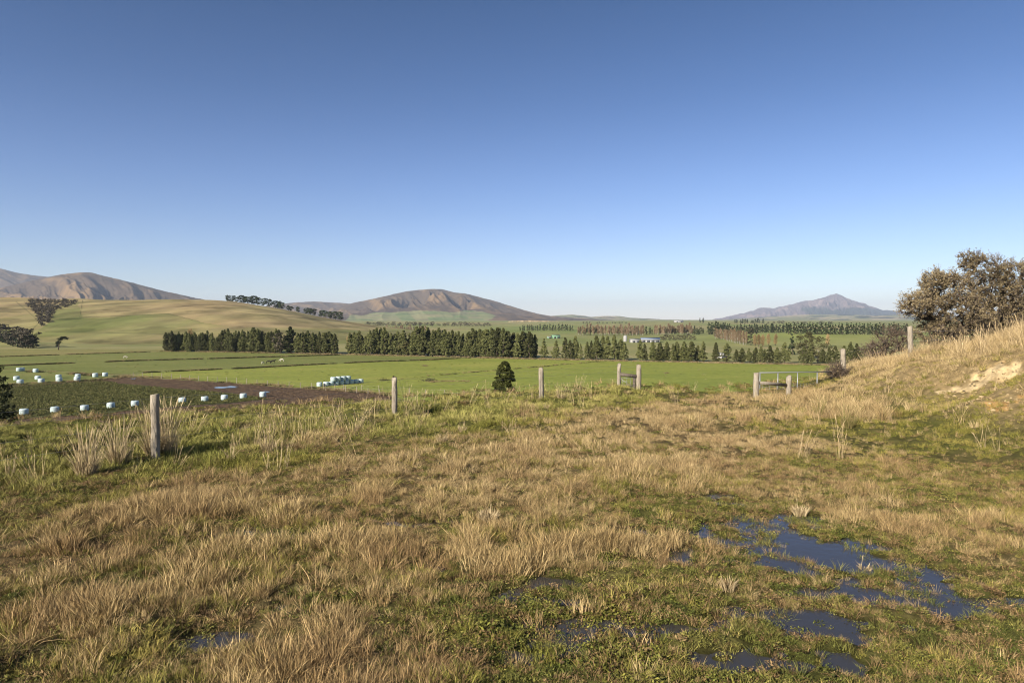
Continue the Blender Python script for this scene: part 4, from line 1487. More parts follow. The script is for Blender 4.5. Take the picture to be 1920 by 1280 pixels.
def tree_meshes(kind, seed, ncl, per, leaf, mat_leaf, mat_bark):
    """(trunk mesh, crown mesh) of a tree about 10 units tall"""
    rng = np.random.default_rng(seed)
    if kind == 'pine':
        def shp(t):
            return (0.55 + 0.45 * math.sin(min(1, t * 3.2) * 1.57)) * max(0.04, 1 - t ** 1.45) ** 0.8
        P, rn = crown_pts(rng, 10, 2.0, 0.5, ncl, per, 0.62, shp)
    elif kind == 'spire':
        def shp(t):
            return max(0.04, (1 - t)) ** 0.8 * (0.75 + 0.25 * math.sin(t * 40))
        P, rn = crown_pts(rng, 10, 2.2, 0.3, ncl, per, 0.6, shp, 0.15)
    elif kind == 'round':
        def shp(t):
            return math.sqrt(max(0.02, 1 - (2 * t - 1) ** 2))
        P, rn = crown_pts(rng, 10, 3.6, 1.0, ncl, per, 1.2, shp, 0.3)
    elif kind == 'poplar':
        def shp(t):
            return 0.35 + 0.65 * math.sin(min(1, 0.12 + t * 0.95) * math.pi) ** 0.8
        P, rn = crown_pts(rng, 10, 0.95, 2.0, ncl, per, 0.6, shp, 0.2)
    else:   # flat topped dark pine on the ridge
        def shp(t):
            return (0.5 + 0.5 * t) * math.sqrt(max(0.05, 1 - t ** 4))
        P, rn = crown_pts(rng, 10, 3.6, 1.2, ncl, per, 1.4, shp, 0.3)
    n = len(P)
    if kind == 'poplar':
        # upright bare twigs
        d = rng.normal(0, 0.16, (n, 3)) + np.array([0, 0, 1.0]) + np.concatenate([P[:, :2] * 0.25, np.zeros((n, 1))], 1)
        d /= np.linalg.norm(d, axis=1)[:, None]
        ln = rng.uniform(0.5, 1.3, n)[:, None] * leaf * 4
        sd = np.cross(d, rng.normal(0, 1, (n, 3)))
        sd /= np.linalg.norm(sd, axis=1)[:, None] + 1e-9
        sd *= leaf * 0.09
        v = np.stack([P - d * ln / 2 - sd, P - d * ln / 2 + sd, P + d * ln / 2 + sd * 0.4, P + d * ln / 2 - sd * 0.4], 1).reshape(-1, 3)
        q = np.arange(n * 4).reshape(n, 4)
    else:
        ctr = np.concatenate([P[:, :2] * 0.5, np.zeros((n, 1))], 1)
        v, q = leaves(P, leaf, rng, 0.55, 0.35, ctr * 0.6)
    crown = mk("crown", v, q, None, mat_leaf, None, {'rnd': np.repeat(rn, 4)}, False, link=False)
    mb = MB()
    hh = 9.3 if kind in ('pine', 'spire', 'poplar') else 6.5
    pts = [(rng.normal(0, 0.06) * k, rng.normal(0, 0.06) * k, hh * k / 6 - (0.3 if k == 0 else 0)) for k in range(7)]
    r0 = 0.24 if kind != 'poplar' else 0.17
    mb.tube(pts, np.linspace(r0, 0.04, 7), 7)
    for k in range(12):
        t = rng.uniform(0.12, 0.85)
        a = rng.uniform(0, 6.28)
        z0 = hh * t
        ln = (1 - t * 0.7) * (1.5 if kind != 'poplar' else 0.7)
        up = 0.3 if kind not in ('poplar',) else 1.6
        mb.tube([(0, 0, z0), (ln * 0.5 * math.cos(a), ln * 0.5 * math.sin(a), z0 + 0.3 * up), (ln * math.cos(a), ln * math.sin(a), z0 + 0.5 * up)], [0.07, 0.05, 0.02], 5)
    trunk = mb.build("trunk", mat_bark, None, True, link=False)
    return trunk, crown


class Kind:
    def __init__(s, name, kind, nvar, ncl, per, leaf, ml, mbk, seed):
        s.name = name
        s.var = []
        for k in range(nvar):
            s.var.append(tree_meshes(kind, seed + k * 17, ncl, per, leaf, ml, mbk))

    def place(s, loc, h, wid, label, cat, group, k, rz=None):
        tr, cr = s.var[k % len(s.var)]
        root = empty(s.name, tuple(loc), (k * 2.4) % 6.28 if rz is None else rz)
        root.scale = (wid * h / 10, wid * h / 10, h / 10)
        for m in (tr, cr):
            c = m.copy()
            C.objects.link(c)
            c.parent = root
        return tag(root, label, cat, group)


K_pine = Kind("pine_tree", 'pine', 14, 150, 52, 0.42, M_pine, M_bark, 1000)
K_round = Kind("broadleaf_tree", 'round', 3, 60, 36, 0.6, M_olive, M_bark, 1200)
K_gum = Kind("gum_tree", 'round', 1, 50, 30, 0.55, M_olive, M_barkpale, 1250)
K_dark = Kind("evergreen_tree", 'pine', 3, 80, 30, 0.65, M_pinedark, M_bark, 1300)
K_flat = Kind("ridge_pine", 'flat', 4, 50, 24, 0.9, M_far, M_bark, 1400)
K_con = Kind("conifer", 'pine', 4, 40, 20, 0.95, M_far, M_bark, 1500)
K_pop = Kind("poplar_tree", 'poplar', 5, 40, 16, 0.42, M_bare, M_barkpale, 1600)
K_gold = Kind("willow_tree", 'poplar', 2, 60, 16, 0.42, M_gold, M_bark, 1700)
K_wood = Kind("woodland_tree", 'round', 3, 40, 22, 0.8, M_scrub, M_bark, 1800)

# the shelterbelt, tree by tree: (photo x, top) from left to right


def zx(ox, oy, k, lst):
    return [(ox + a / k, oy + b / k) for a, b in lst]


belt1 = zx(300, 520, 4.8, [(58, 498), (105, 483), (140, 515), (168, 490), (204, 515), (236, 488), (266, 505), (307, 500), (352, 518), (388, 500), (436, 486), (466, 502),
                           (516, 540), (560, 482), (614, 464), (646, 500), (682, 482), (742, 474), (796, 488), (840, 454), (880, 466), (926, 488), (966, 500), (1002, 490), (1042, 470), (1072, 476),
                           (1246, 500), (1290, 494), (1326, 484), (1372, 500), (1404, 515), (1442, 490), (1486, 500), (1522, 490), (1572, 508)])
belt2 = zx(600, 520, 4.8, [(270, 505), (306, 500), (350, 488), (410, 535), (456, 474), (510, 458), (580, 453), (640, 505), (700, 490), (760, 478), (832, 520), (872, 450), (930, 440),
                           (1012, 474), (1066, 458), (1130, 472), (1194, 480), (1250, 488), (1320, 500), (1376, 464), (1440, 470), (1490, 470), (1542, 460), (1592, 455), (1650, 460), (1702, 490), (1770, 500), (1832, 488), (1885, 490)])
belt2 += zx(900, 520, 4.8, [(490, 520)])
belt3 = zx(900, 520, 4.8, [(575, 552), (680, 568), (768, 545), (812, 565), (860, 528), (905, 600), (960, 580), (1002, 574), (1050, 530), (1100, 528), (1152, 530), (1210, 518), (1262, 560), (1300, 588)])
belt4 = zx(900, 520, 4.8, [(1440, 568), (1486, 600), (1555, 584), (1620, 590), (1680, 584), (1738, 600), (1772, 580), (1836, 580), (1892, 578)])
belt4 += zx(1200, 520, 4.8, [(115, 584), (175, 590), (240, 588), (300, 648), (325, 590), (395, 584), (470, 584), (520, 618), (570, 578)])
belt4 += [(1215, 0)][:0]
belt5 = zx(1200, 520, 4.8, [(685, 588), (778, 598)])
belt6 = zx(1200, 520, 4.8, [(868, 648), (920, 640), (985, 640), (1036, 634), (1088, 620), (1120, 650), (1170, 614), (1240, 630), (1300, 586)])
belt7 = zx(1200, 520, 4.8, [(1472, 620), (1532, 604), (1645, 650), (1700, 622), (1758, 620), (1828, 614), (1892, 584)]) + [(1605, 645), (1622, 650), (1640, 655)]


def base_y(px):
    return np.interp(px, [300, 450, 637, 880, 1145, 1400, 1640], [659.3, 661.3, 664.6, 670.2, 675.5, 680.5, 686])


rp = np.random.default_rng(77)
kk = 0
for lst, where, grp in ((belt1, "the long belt left of the gap", "pines in the left shelterbelt"), (belt2, "the tall belt behind the conical bush", "pines in the middle shelterbelt"),
                        (belt3, "the short belt behind the braced posts", "pines in the shelterbelt behind the braced posts"),
                        (belt4, "the low belt below the long white shed", "pines in the low shelterbelt"), (belt5, "the pair of lone pines", "lone pines"),
                        (belt6, "the low clumps right of the lone pines", "pines right of the lone pair"), (belt7, "the belt left of the bank", "pines beside the bank")):
    tops = [base_y(px) - t for px, t in lst]
    med = float(np.median(tops))
    for i, (px, top) in enumerate(lst):
        by = base_y(px)
        p = gp(px, by - 0.6 + rp.normal(0, 0.25), VAL)
        hgt = (by - top) / F * p[1]
        gapw = min([abs(px - q[0]) for q in lst if q[0] != px] + [14])
        wid = np.clip(1.85 * (gapw + 6) / (by - top), 0.95, 1.75) * (1.0 if px < 1010 else 1.12)
        size = "tall" if (by - top) > med * 1.08 else ("low" if (by - top) < med * 0.88 else "green")
        K_pine.place(p, hgt, wid * rp.uniform(0.8, 1.3), "%s pine, %s from left in %s" % (size, ORD[i], where) if len(lst) > 2 else "%s of the pair of lone pines right of the low belt" % ("left" if i == 0 else "right"), "pine tree", grp, kk)
        kk += 1
    if lst is belt1 or lst is belt2:        # a second row, staggered behind the first
        xs = sorted(lst)
        for i in range(len(xs) - 1):
            px = (xs[i][0] + xs[i + 1][0]) / 2
            top = (xs[i][1] + xs[i + 1][1]) / 2 + rp.normal(1.0, 1.5)
            q0 = gp(px, base_y(px), VAL)
            yb = q0[1] + rp.uniform(4, 7)
            K_pine.place((q0[0] * yb / q0[1], yb, VAL), (base_y(px) - top) / F * yb * 0.95, rp.uniform(0.9, 1.4), "pine, %s from left in the back row of %s" % (ORD[i], "the belt left of the gap" if lst is belt1 else "the belt behind the conical bush"), "pine tree", grp + ", back row", kk)
            kk += 1

K_dark.place(gp(300 + 1180 / 4.8, 662.5, VAL), 10.8, 1.35, "darkest broad evergreen standing out of the left pine belt", "evergreen tree", None, 1)
K_wood.place(gp(300 + 1085 / 4.8, 662.8, VAL), 8.5, 0.9, "brownish bare broadleaf tree inside the left pine belt", "tree", None, 0)
K_round.place(gp(600 + 790 / 4.8, 666.5, VAL), 5.4, 1.5, "low wide olive bush in front of the middle pines", "tree", None, 2)
K_gum.place(gp(1200 + 1600 / 4.8, 681.0, VAL), 8.2, 1.1, "pale trunked round tree among the right hand pines", "tree", None, 0)
K_round.place(gp(1200 + 1490 / 4.8, 672, VAL), 9.3, 0.95, "olive round tree behind the right hand pines", "tree", None, 1)
K_con.place(gp(1200 + 1370 / 4.8, 665, VAL), 8.3, 0.8, "single slim conifer behind the right hand pines", "conifer", None, 1)
K_round.place(gp(1626, 684, VAL), 5.5, 1.2, "olive round tree at the left end of the bank scrub", "tree", None, 0)
# small round bushes in the pasture
for i, (px, py, h_, lab) in enumerate(((720, 713, 0.9, "small brown bush in the pasture left of the second post's top"), (805, 714, 1.2, "dark bush at the end of the rough patch"), (1250, 699.5, 0.6, "lone low tan bush in the bright pasture"),
                                       (797, 686, 0.8, "small tan bush in the upper pasture"))):
    mb = MB()
    rngb = np.random.default_rng(i + 900)
    P_ = rngb.normal(0, 0.42, (260, 3)) * np.array([1.6, 1.2, 0.55]) * h_
    P_[:, 2] = np.abs(P_[:, 2])
    v_, q_ = leaves(P_, 0.22 * h_, rngb, 0.5)
    mb.add(v_, q_, (), np.repeat(rngb.uniform(0, 1, 260), 4))
    o = mb.build("low_bush", M_scrub if i < 2 else M_bare)
    o.location = tuple(gp(px, py, VAL + 0.12))
    tag(o, lab, "bush")


def on(fun, px, py, d0, d1):
    """where the ray of a photo position meets a far sheet"""
    ds = np.geomspace(d0, d1, 3000)
    zz = fun(np.full(3000, float(px)), ds, (px - 960) / F * ds)
    zr = np.array([at(px, py, d)[2] for d in (d0, d1)])
    zl = zr[0] + (zr[1] - zr[0]) * (ds - d0) / (d1 - d0)
    k = np.argmax(zz >= zl)
    if zz[k] < zl[k]:
        k = 2999
    d = ds[k]
    return np.array([(px - 960) / F * d, d, zz[k]])


# ridge trees on the left hill
ridge = zx(300, 520, 4.8, [(618, 160), (655, 165), (695, 178), (735, 163), (765, 175), (795, 172), (828, 178), (850, 168), (884, 178), (930, 188), (985, 196), (1040, 212), (1075, 214), (1100, 222), (1160, 252), (1182, 262), (1244, 264),
                           (1316, 274), (1352, 278), (1386, 285), (1450, 298), (1488, 296), (1540, 306), (1580, 308), (1622, 310)])
for i, (px, top) in enumerate(ridge):
    cyv = np.interp(px, HCX, HCY)
    d = DC - 15
    p = np.array([(px - 960) / F * d, d, float(z_hill(np.array([float(px)]), np.array([d]), np.array([(px - 960) / F * d]))[0])])
    by = topy(p[0], p[1], p[2])[1]
    hgt = max(4.0, (by - top) / F * d)
    K_flat.place(p, hgt, 1.45 + 0.3 * math.sin(i * 3), "dark tree on the left hill's ridge, %s from left" % ORD[i], "tree", "trees along the left hill's ridge", i)

# clump at the far left
for i, (zx_, tp, bs) in enumerate(((-30, 525, 640), (18, 528, 630), (50, 545, 640), (76, 575, 655), (110, 550, 665), (150, 568, 685), (190, 572, 690), (228, 576, 692))):
    px, top, by = zx_ / 4, 480 + tp / 4, 480 + bs / 4
    p = gp(px, min(by, 652.5), VAL) if by > 650 else on(z_plain, px, by + 2, 340, 600)
    K_wood.place(p, (by - top) / F * p[1] * 1.25, 1.15, "dark rounded tree in the far left clump, %s from left" % ORD[i], "tree", "trees of the far left clump", i)

for i, (zx_, tp, bs) in enumerate(((0, 560, 640), (35, 575, 645), (62, 560, 652), (95, 580, 668), (130, 572, 678), (172, 585, 688), (210, 582, 691), (248, 600, 694))):
    px, top, by = zx_ / 4, 480 + tp / 4, 480 + bs / 4
    p = gp(px, min(by, 652.5), VAL) if by > 650 else on(z_plain, px, by + 2, 340, 600)
    K_con.place(p, (by - top) / F * p[1] * 1.05, 2.1, "low dark conifer filling the far left clump, %s from left" % ORD[i], "conifer", "conifers of the far left clump", i)

# windswept tree
wt = empty("windswept_tree", tuple(gp(109.5, 656, VAL)))
tag(wt, "lone windswept tree leaning right beside the far left clump", "tree")
mb = MB()
mb.tube([(0, 0, -0.3), (0.1, 0, 1.6), (0.4, 0, 3.2), (1.2, 0, 4.8), (2.6, 0, 5.8)], [0.26, 0.22, 0.18, 0.12, 0.06], 7)
mb.build("trunk", M_bark, wt, True)
rngb = np.random.default_rng(5)
P_, R_ = [], []
for c_, r_, n_ in (((0.2, 0, 3.6), 0.9, 260), ((-0.5, 0.2, 3.0), 0.7, 160), ((0.9, 0, 4.9), 0.9, 260), ((1.9, 0.1, 5.6), 0.8, 240), ((2.9, -0.1, 5.7), 0.75, 200), ((3.8, 0, 5.2), 0.6, 150), ((-0.4, 0, 2.0), 0.6, 120)):
    P_.append(rngb.normal(0, 0.5, (n_, 3)) * r_ * np.array([1.1, 1, 0.6]) + np.array(c_))
    R_.append(rngb.uniform(0, 1, n_))
v_, q_ = leaves(np.concatenate(P_), 0.5, rngb, 0.5)
mb = MB()
mb.add(v_, q_, (), np.repeat(np.concatenate(R_), 4))
mb.build("crown", M_pinedark, wt)

# poplars and far conifers: photo (x, base, top)
rq = np.random.default_rng(99)
pop = []
for i, px in enumerate(np.linspace(1341, 1398, 20)):
    t = i / 19
    pop.append((px + rq.normal(0, 0.6), 636 + 11 * t, 616 + 5 * t + rq.normal(0, 1.2)))
for i, (px, by, top) in enumerate(pop):
    p = gp(px, by, VAL + 0.25) if by > 636 else on(z_plain, px, by, 345, 900)
    K_pop.place(p, (by - top) / F * p[1], 1.0, "bare tan poplar, %s from left in the row with tall pale trunks" % ORD[i], "poplar", "bare poplars in the receding row", i)
for i, (px, by, top) in enumerate(((1416, 650, 634), (1423, 651, 632), (1430, 652, 636), (1441, 648, 632), (1454, 648, 631), (1552, 650, 634))):
    K_gold.place(on(z_plain, px, by, 345, 800), 6.0, 1.5, "golden leafless willow, %s from left below the green knoll" % ORD[i], "willow", "golden willows below the knoll", i)
K_wood.place(gp(1408, 647, VAL + 0.2), 8.5, 0.9, "dark round tree at the right end of the poplar row", "tree", None, 1)
K_gold.place(gp(655, 658, VAL), 6.5, 1.6, "orange twigged tree in the gap between the pine belts", "willow", None, 1)
K_gold.place(gp(357, 652, VAL), 9.0, 1.8, "pale orange tree behind the left end of the pines", "willow", None, 0)

far_n = {}


def far_row(K, x0, x1, n, by, hgt, hv, label, cat, grp, jit=1.0, wid=1.0):
    for i in range(n):
        px = x0 + (x1 - x0) * i / max(1, n - 1) + rq.normal(0, 0.25 * (x1 - x0) / n)
        b_ = by[0] + (by[1] - by[0]) * i / max(1, n - 1) + rq.normal(0, 0.3) * jit
        p = on(z_plain, px, max(b_, 603.2), 345, 5000)
        h_ = hgt * (1 + hv * rq.normal(0, 1)) / F * p[1]
        K.place(p, h_, wid * rq.uniform(0.8, 1.2), label % ORD[i], cat, grp, i + int(x0))


far_row(K_pop, 1085, 1206, 38, (628, 629), 17, 0.12, "bare poplar, %s from left in the belt above the green shed", "poplar", "bare poplars above the sheds", wid=1.3)
far_row(K_pop, 1228, 1298, 26, (628, 627), 17, 0.10, "bare poplar, %s from left in the belt right of the white sheds", "poplar", "bare poplars right of the sheds", wid=1.3)
far_row(K_pop, 716, 800, 26, (621, 622), 10, 0.15, "bare pinkish poplar, %s from left behind the middle pines", "poplar", "bare poplars behind the middle pines", wid=1.5)
far_row(K_con, 1168, 1228, 12, (627, 627), 13, 0.12, "dark conifer, %s from left between the two poplar belts", "conifer", "conifers between the poplar belts", wid=1.1)
far_row(K_con, 975, 1072, 24, (620, 620), 11, 0.15, "dark conifer, %s from left below the sandy cliffs", "conifer", "conifers below the cliffs", wid=1.1)
far_row(K_con, 1303, 1319, 5, (627, 626), 15, 0.1, "dark conifer, %s from left in the small block left of the poplar row", "conifer", "small conifer block", wid=1.1)
far_row(K_con, 1328, 1346, 5, (627, 627), 21, 0.1, "tall dark conifer, %s from left at the wood's left end", "conifer", "tall conifers at the wood's end", wid=1.0)
far_row(K_con, 1350, 1475, 34, (622, 624), 15, 0.15, "dark conifer, %s from left in the wood behind the poplar row", "conifer", "conifers behind the poplar row", wid=1.2)
far_row(K_con, 1478, 1700, 46, (626, 628), 21, 0.08, "dark conifer, %s from left in the tall plantation right", "conifer", "plantation conifers", wid=1.0)
far_row(K_con, 1378, 1430, 12, (606, 606), 7, 0.2, "tiny far conifer, %s from left on the skyline below the pointed mountain", "conifer", "skyline conifers", wid=1.6)
far_row(K_wood, 1240, 1300, 12, (638, 637), 9, 0.2, "dark hedge tree, %s from left beside the long white shed", "tree", "hedge trees beside the sheds", wid=1.3)
far_row(K_wood, 1440, 1560, 14, (607, 608), 5, 0.2, "far dark tree, %s from left on the skyline behind the plantation", "tree", "skyline trees behind the plantation", wid=1.5)
far_row(K_con, 1312, 1319, 2, (605.5, 605.5), 10, 0.05, "paired skyline tree above the poplar belts, %s from left", "tree", "paired skyline trees", wid=0.9)
far_row(K_wood, 1095, 1175, 12, (606.5, 606.5), 3.5, 0.2, "tiny far tree, %s from left on the middle skyline", "tree", "middle skyline trees", wid=1.6)
far_row(K_wood, 690, 920, 42, (610.5, 611.5), 6.0, 0.2, "far dark tree, %s from left along the foot of the middle mountain", "tree", "trees along the mountain's foot", wid=1.6)

# scrub filling the gully on the left hill
rngb = np.random.default_rng(61)
poly = [(52, 572), (57, 561), (100, 561), (148, 562.5), (151, 566), (128, 574), (106, 580), (98, 590), (96, 604), (84, 611), (77, 600), (70, 590), (58, 581)]
V_, Q_, RN_, off = [], [], [], 0
cnt = 0
while cnt < 330:
    px, py = rngb.uniform(50, 152), rngb.uniform(561, 611)
    if not in_poly(np.array([px + rngb.normal(0, 3)]), np.array([py + rngb.normal(0, 2)]), poly)[0]:
        continue
    p = on(z_hill, px, max(py, np.interp(px, HCX, HCY) + 0.3), 366, 850)
    hh = rngb.uniform(0.9, 2.6)
    P_ = rngb.normal(0, 0.42, (46, 3)) * np.array([1, 1, 0.7]) * hh * 0.8 + np.array([0, 0, hh * 0.45]) + p
    v_, q_ = leaves(P_, 0.9, rngb, 0.6)
    V_.append(v_)
    Q_.append(q_ + off)
    off += len(v_)
    RN_.append(np.repeat(rngb.uniform(0, 0.7) + rngb.uniform(0, 0.3, 46), 4))
    cnt += 1
o = mk("scrub", np.concatenate(V_), np.concatenate(Q_), None, M_scrub, None, {'rnd': np.concatenate(RN_)})
tag(o, "dark scrub filling a gully on the left hill", None, None, 'stuff')

# sandy cliffs below the middle mountain
mc_ = noise_mat("sandy_cliff", [(0.35, (0.12, 0.10, 0.06)), (0.5, (0.33, 0.25, 0.14)), (0.65, (0.50, 0.39, 0.24))], scale=0.02, stretch=(4, 1, 0.8), detail=8)
pxs = np.arange(905, 1085, 1.0)
dcl = 2300.0
topc = np.interp(pxs, [905, 930, 960, 980, 1000, 1040, 1065, 1084], [610, 605.5, 602, 600.5, 600.8, 602, 605, 609.5]) + 0.4 * fbm(pxs / 5, pxs * 0, 5, 3)
rows_ = []
for k, f in enumerate((0, 0.35, 0.7, 1.0, 1.02, 1.3)):
    d = dcl + 40 * f + 30 * fbm(pxs / 6, pxs * 0 + k, 77, 3) * (0.4 if k < 3 else 0.2) + (300 if k == 5 else 0) + (15 if k == 4 else 0)
    zt = zpy(topc, dcl)
    zbot = zpy(617, dcl)
    ff = min(f, 1)
    z = zbot + (zt - zbot) * ff - (6 if k == 5 else 0)
    rows_.append(np.stack([(pxs - 960) / F * d, d, z], 1))
v_ = np.concatenate(rows_)
n1 = len(pxs)
ix = np.arange(6 * n1).reshape(6, n1)
q_ = np.stack([ix[:-1, :-1], ix[:-1, 1:], ix[1:, 1:], ix[1:, :-1]], -1).reshape(-1, 4)
tag(mk("cliff", v_, q_, None, mc_, None, None, True), "pale sandy cliff band below the middle mountain", None, None, 'structure')

# ------------------------------------------------------------------ buildings
M_white = noise_mat("white_paint", [(0.3, (0.31, 0.31, 0.31)), (0.7, (0.39, 0.39, 0.385))], scale=0.6)
M_roofblue = noise_mat("grey_blue_iron", [(0.3, (0.20, 0.25, 0.32)), (0.7, (0.28, 0.33, 0.40))], scale=0.6)
M_greenpaint = noise_mat("pale_green_paint", [(0.3, (0.17, 0.31, 0.19)), (0.7, (0.22, 0.38, 0.24))], scale=0.6)
M_door, _, _, b_ = newmat("dark_opening", 0.6, 0.3)
b_.inputs["Base Color"].default_value = (0.06, 0.065, 0.075, 1)
M_tan = noise_mat("tan_timber", [(0.3, (0.34, 0.25, 0.16)), (0.7, (0.45, 0.34, 0.22))], scale=0.6)


def shed(name, p, w_, d_, h_, rise, rz, mw_, mr_, label, cat, doors=2, mdoor=None):
    root = empty(name, tuple(p), rz)
    tag(root, label, cat)
    mb = MB()
    mb.box((-w_ / 2, -d_ / 2, -1.0), (w_ / 2, d_ / 2, h_))
    mb.add([(-w_ / 2, -d_ / 2, h_), (-w_ / 2, d_ / 2, h_), (-w_ / 2, 0, h_ + rise), (w_ / 2, -d_ / 2, h_), (w_ / 2, d_ / 2, h_), (w_ / 2, 0, h_ + rise)], (), [(0, 2, 1), (3, 4, 5)])
    mb.build("wall", mw_, root)
    mb = MB()
    o_ = 0.4
    t_ = 0.15
    for s in (-1, 1):
        ye_, ze = s * (d_ / 2 + o_), h_ - rise * o_ / (d_ / 2)
        a_ = [(-w_ / 2 - o_, ye_, ze + 0.02), (w_ / 2 + o_, ye_, ze + 0.02), (w_ / 2 + o_, 0, h_ + rise + 0.02), (-w_ / 2 - o_, 0, h_ + rise + 0.02)]
        b2 = [(x, y, z + t_) for x, y, z in a_]
        mb.add(a_ + b2, [(0, 3, 2, 1), (4, 5, 6, 7), (0, 1, 5, 4), (1, 2, 6, 5), (2, 3, 7, 6), (3, 0, 4, 7)])
    mb.build("roof", mr_, root)
    for k in range(doors):
        x = -w_ / 2 + w_ * (k + 0.5) / doors
        mb = MB()
        mb.box((x - min(2.0, w_ / doors * 0.33), -d_ / 2 - 0.06, 0), (x + min(2.0, w_ / doors * 0.33), -d_ / 2 - 0.003, h_ * 0.72))
        mb.build("door", mdoor or M_door, root)
    return root


def pl(px, py):
    return on(z_plain, px, py, 345, 5000)


sp = pl(1219, 641.2)
shed("farm_shed", sp, 33 / F * sp[1], 9, 1.7, 0.9, -0.12, M_white, M_roofblue, "long white farm shed with grey blue roof", "shed", 4)
sp = pl(1190, 642)
shed("farm_shed", sp, 15.5 / F * sp[1], 7, 1.5, 0.5, 0.05, M_white, M_white, "shorter white shed left of the long one", "shed", 2)
sp = pl(1042, 634)
shed("farm_shed", sp, 13 / F * sp[1], 8, 1.6, 0.7, 0.1, M_greenpaint, M_greenpaint, "pale green shed above the pines", "shed", 2)
sp = pl(1030, 634)
shed("lean_to", sp, 7 / F * sp[1], 5, 1.0, 0.3, 0.1, M_greenpaint, M_white, "low white roofed annex left of the green shed", "shed", 1)
tk = pl(1172.5, 640.5)
root = empty("water_tank", tuple(tk))
tag(root, "white upright tank left of the white sheds", "tank")
mb = MB()
mb.lathe([(1.1, 0), (1.15, 0.3), (1.15, 3.2), (1.1, 3.3)], 20)
mb.build("barrel", M_white, root, True)
mb = MB()
mb.lathe([(1.18, 3.31), (1.0, 3.55), (0.4, 3.85), (0.2, 3.9)], 20)
mb.build("lid", M_white, root, True)
sp = gp(740, 661.5, VAL)
shed("house", sp, 3.2, 3, 1.5, 0.7, 0.1, M_white, M_white, "small white hut half hidden behind the middle pines", "hut", 1)
sp = gp(1354, 671, VAL)
shed("house", sp, 3.0, 3, 1.2, 0.6, 0.2, M_white, M_white, "small white hut between the two lone pines", "hut", 1)
sp = pl(1272, 604.2)
shed("farm_house", sp, 16 / F * sp[1], 14, 3.6, 2.0, 0.1, M_white, M_white, "tiny white house on the skyline", "house", 2)

# ------------------------------------------------------------------ stock in the pasture


def animal(name, px, py, L_, hgt, mat, heading, label, cat, graze=True, z=VAL + 0.08):
    me = bpy.data.meshes.new(name)
    s = L_
    leg = hgt * 0.5
    V_ = [(-0.45 * s, 0, hgt * 0.80), (-0.15 * s, 0, hgt * 0.78), (0.18 * s, 0, hgt * 0.78), (0.42 * s, 0, hgt * 0.82),
          (0.60 * s, 0, hgt * (0.66 if graze else 1.0)), (0.74 * s, 0, hgt * (0.36 if graze else 1.1)), (0.82 * s, 0, hgt * (0.20 if graze else 1.02)),
          (-0.52 * s, 0, hgt * 0.55)]
    E_ = [(0, 1), (1, 2), (2, 3), (3, 4), (4, 5), (5, 6), (0, 7)]
    rad = [0.17 * hgt, 0.24 * hgt, 0.23 * hgt, 0.19 * hgt, 0.11 * hgt, 0.10 * hgt, 0.06 * hgt, 0.02 * hgt]
    for a, x in ((0, -0.42), (3, 0.36)):
        for sd in (-1, 1):
            n = len(V_)
            bend = -0.05 if a == 0 else 0.02
            V_ += [(x * s, sd * 0.13 * hgt, hgt * 0.52), ((x + bend) * s, sd * 0.14 * hgt, hgt * 0.27), (x * s, sd * 0.14 * hgt, 0.02)]
            E_ += [(a, n), (n, n + 1), (n + 1, n + 2)]
            rad += [0.085 * hgt, 0.05 * hgt, 0.04 * hgt]
    me.from_pydata(V_, E_, [])
    o = bpy.data.objects.new(name, me)
    C.objects.link(o)
    sk = o.modifiers.new("skin", 'SKIN')
    for i, r in enumerate(rad):
        me.skin_vertices[0].data[i].radius = (r, r)
    me.skin_vertices[0].data[0].use_root = True
    sk.use_smooth_shade = True
    sb = o.modifiers.new("subd", 'SUBSURF')
    sb.levels = sb.render_levels = 1
    me.materials.append(mat)
    o.location = tuple(gp(px, py, z))
    o.rotation_euler = (0, 0, heading)
    return tag(o, label, cat)


M_black, _, _, b_ = newmat("black_hide", 0.7, 0.2)
b_.inputs["Base Color"].default_value = (0.02, 0.018, 0.016, 1)
M_wool = noise_mat("pale_wool", [(0.3, (0.45, 0.42, 0.34)), (0.7, (0.6, 0.56, 0.47))], scale=4)
animal("cow", 503.5, 681.5, 1.35, 1.0, M_black, 0.2, "black cow grazing, left of the two black ones", "cow")
animal("cow", 511, 680.8, 1.35, 1.0, M_black, 0.1, "black cow standing, right of the two black ones", "cow", False)
animal("cow", 528.5, 677.8, 1.3, 0.95, M_wool, 3.0, "pale cow right of the two black cows", "cow")
animal("sheep", 492.5, 682.4, 1.0, 0.75, M_wool, 1.2, "pale sheep left of the two black cows", "sheep")
animal("sheep", 234.5, 671.5, 1.2, 0.8, M_wool, 0.2, "lone pale sheep in the left pasture", "sheep")

# ------------------------------------------------------------------ near shrubs and bushes
# the conical shrub on the terrace edge
cy_ = 31.5
cpb = at(942, 738, cy_)
cpb[2] = ground_z(cpb[0], cy_) - 0.05
root = empty("conical_shrub", (cpb[0], cy_, cpb[2]))
tag(root, "dark conical evergreen shrub on the terrace edge", "shrub")
hS = at(942, 675, cy_)[2] - cpb[2]
rngb = np.random.default_rng(303)


def shpc(t):
    return min(1, 0.80 + 0.5 * t) * max(0.03, 1 - t ** 4.5) ** 0.6


P_, rn_ = crown_pts(rngb, hS * 0.98, 0.57, 0.05, 560, 40, 0.13, shpc, 0.03)
v_, q_ = leaves(P_, 0.075, rngb, 0.5, 0.3, np.concatenate([P_[:, :2] * 2, np.zeros((len(P_), 1))], 1))
mb = MB()
mb.add(v_, q_, (), np.repeat(rn_, 4))
mb.build("crown", M_conebush, root)
mb = MB()
mb.tube([(0, 0, -0.4), (0.01, 0, 0.5), (0, 0.01, hS * 0.85)], [0.06, 0.04, 0.01], 7)
mb.build("trunk", M_bark, root, True)

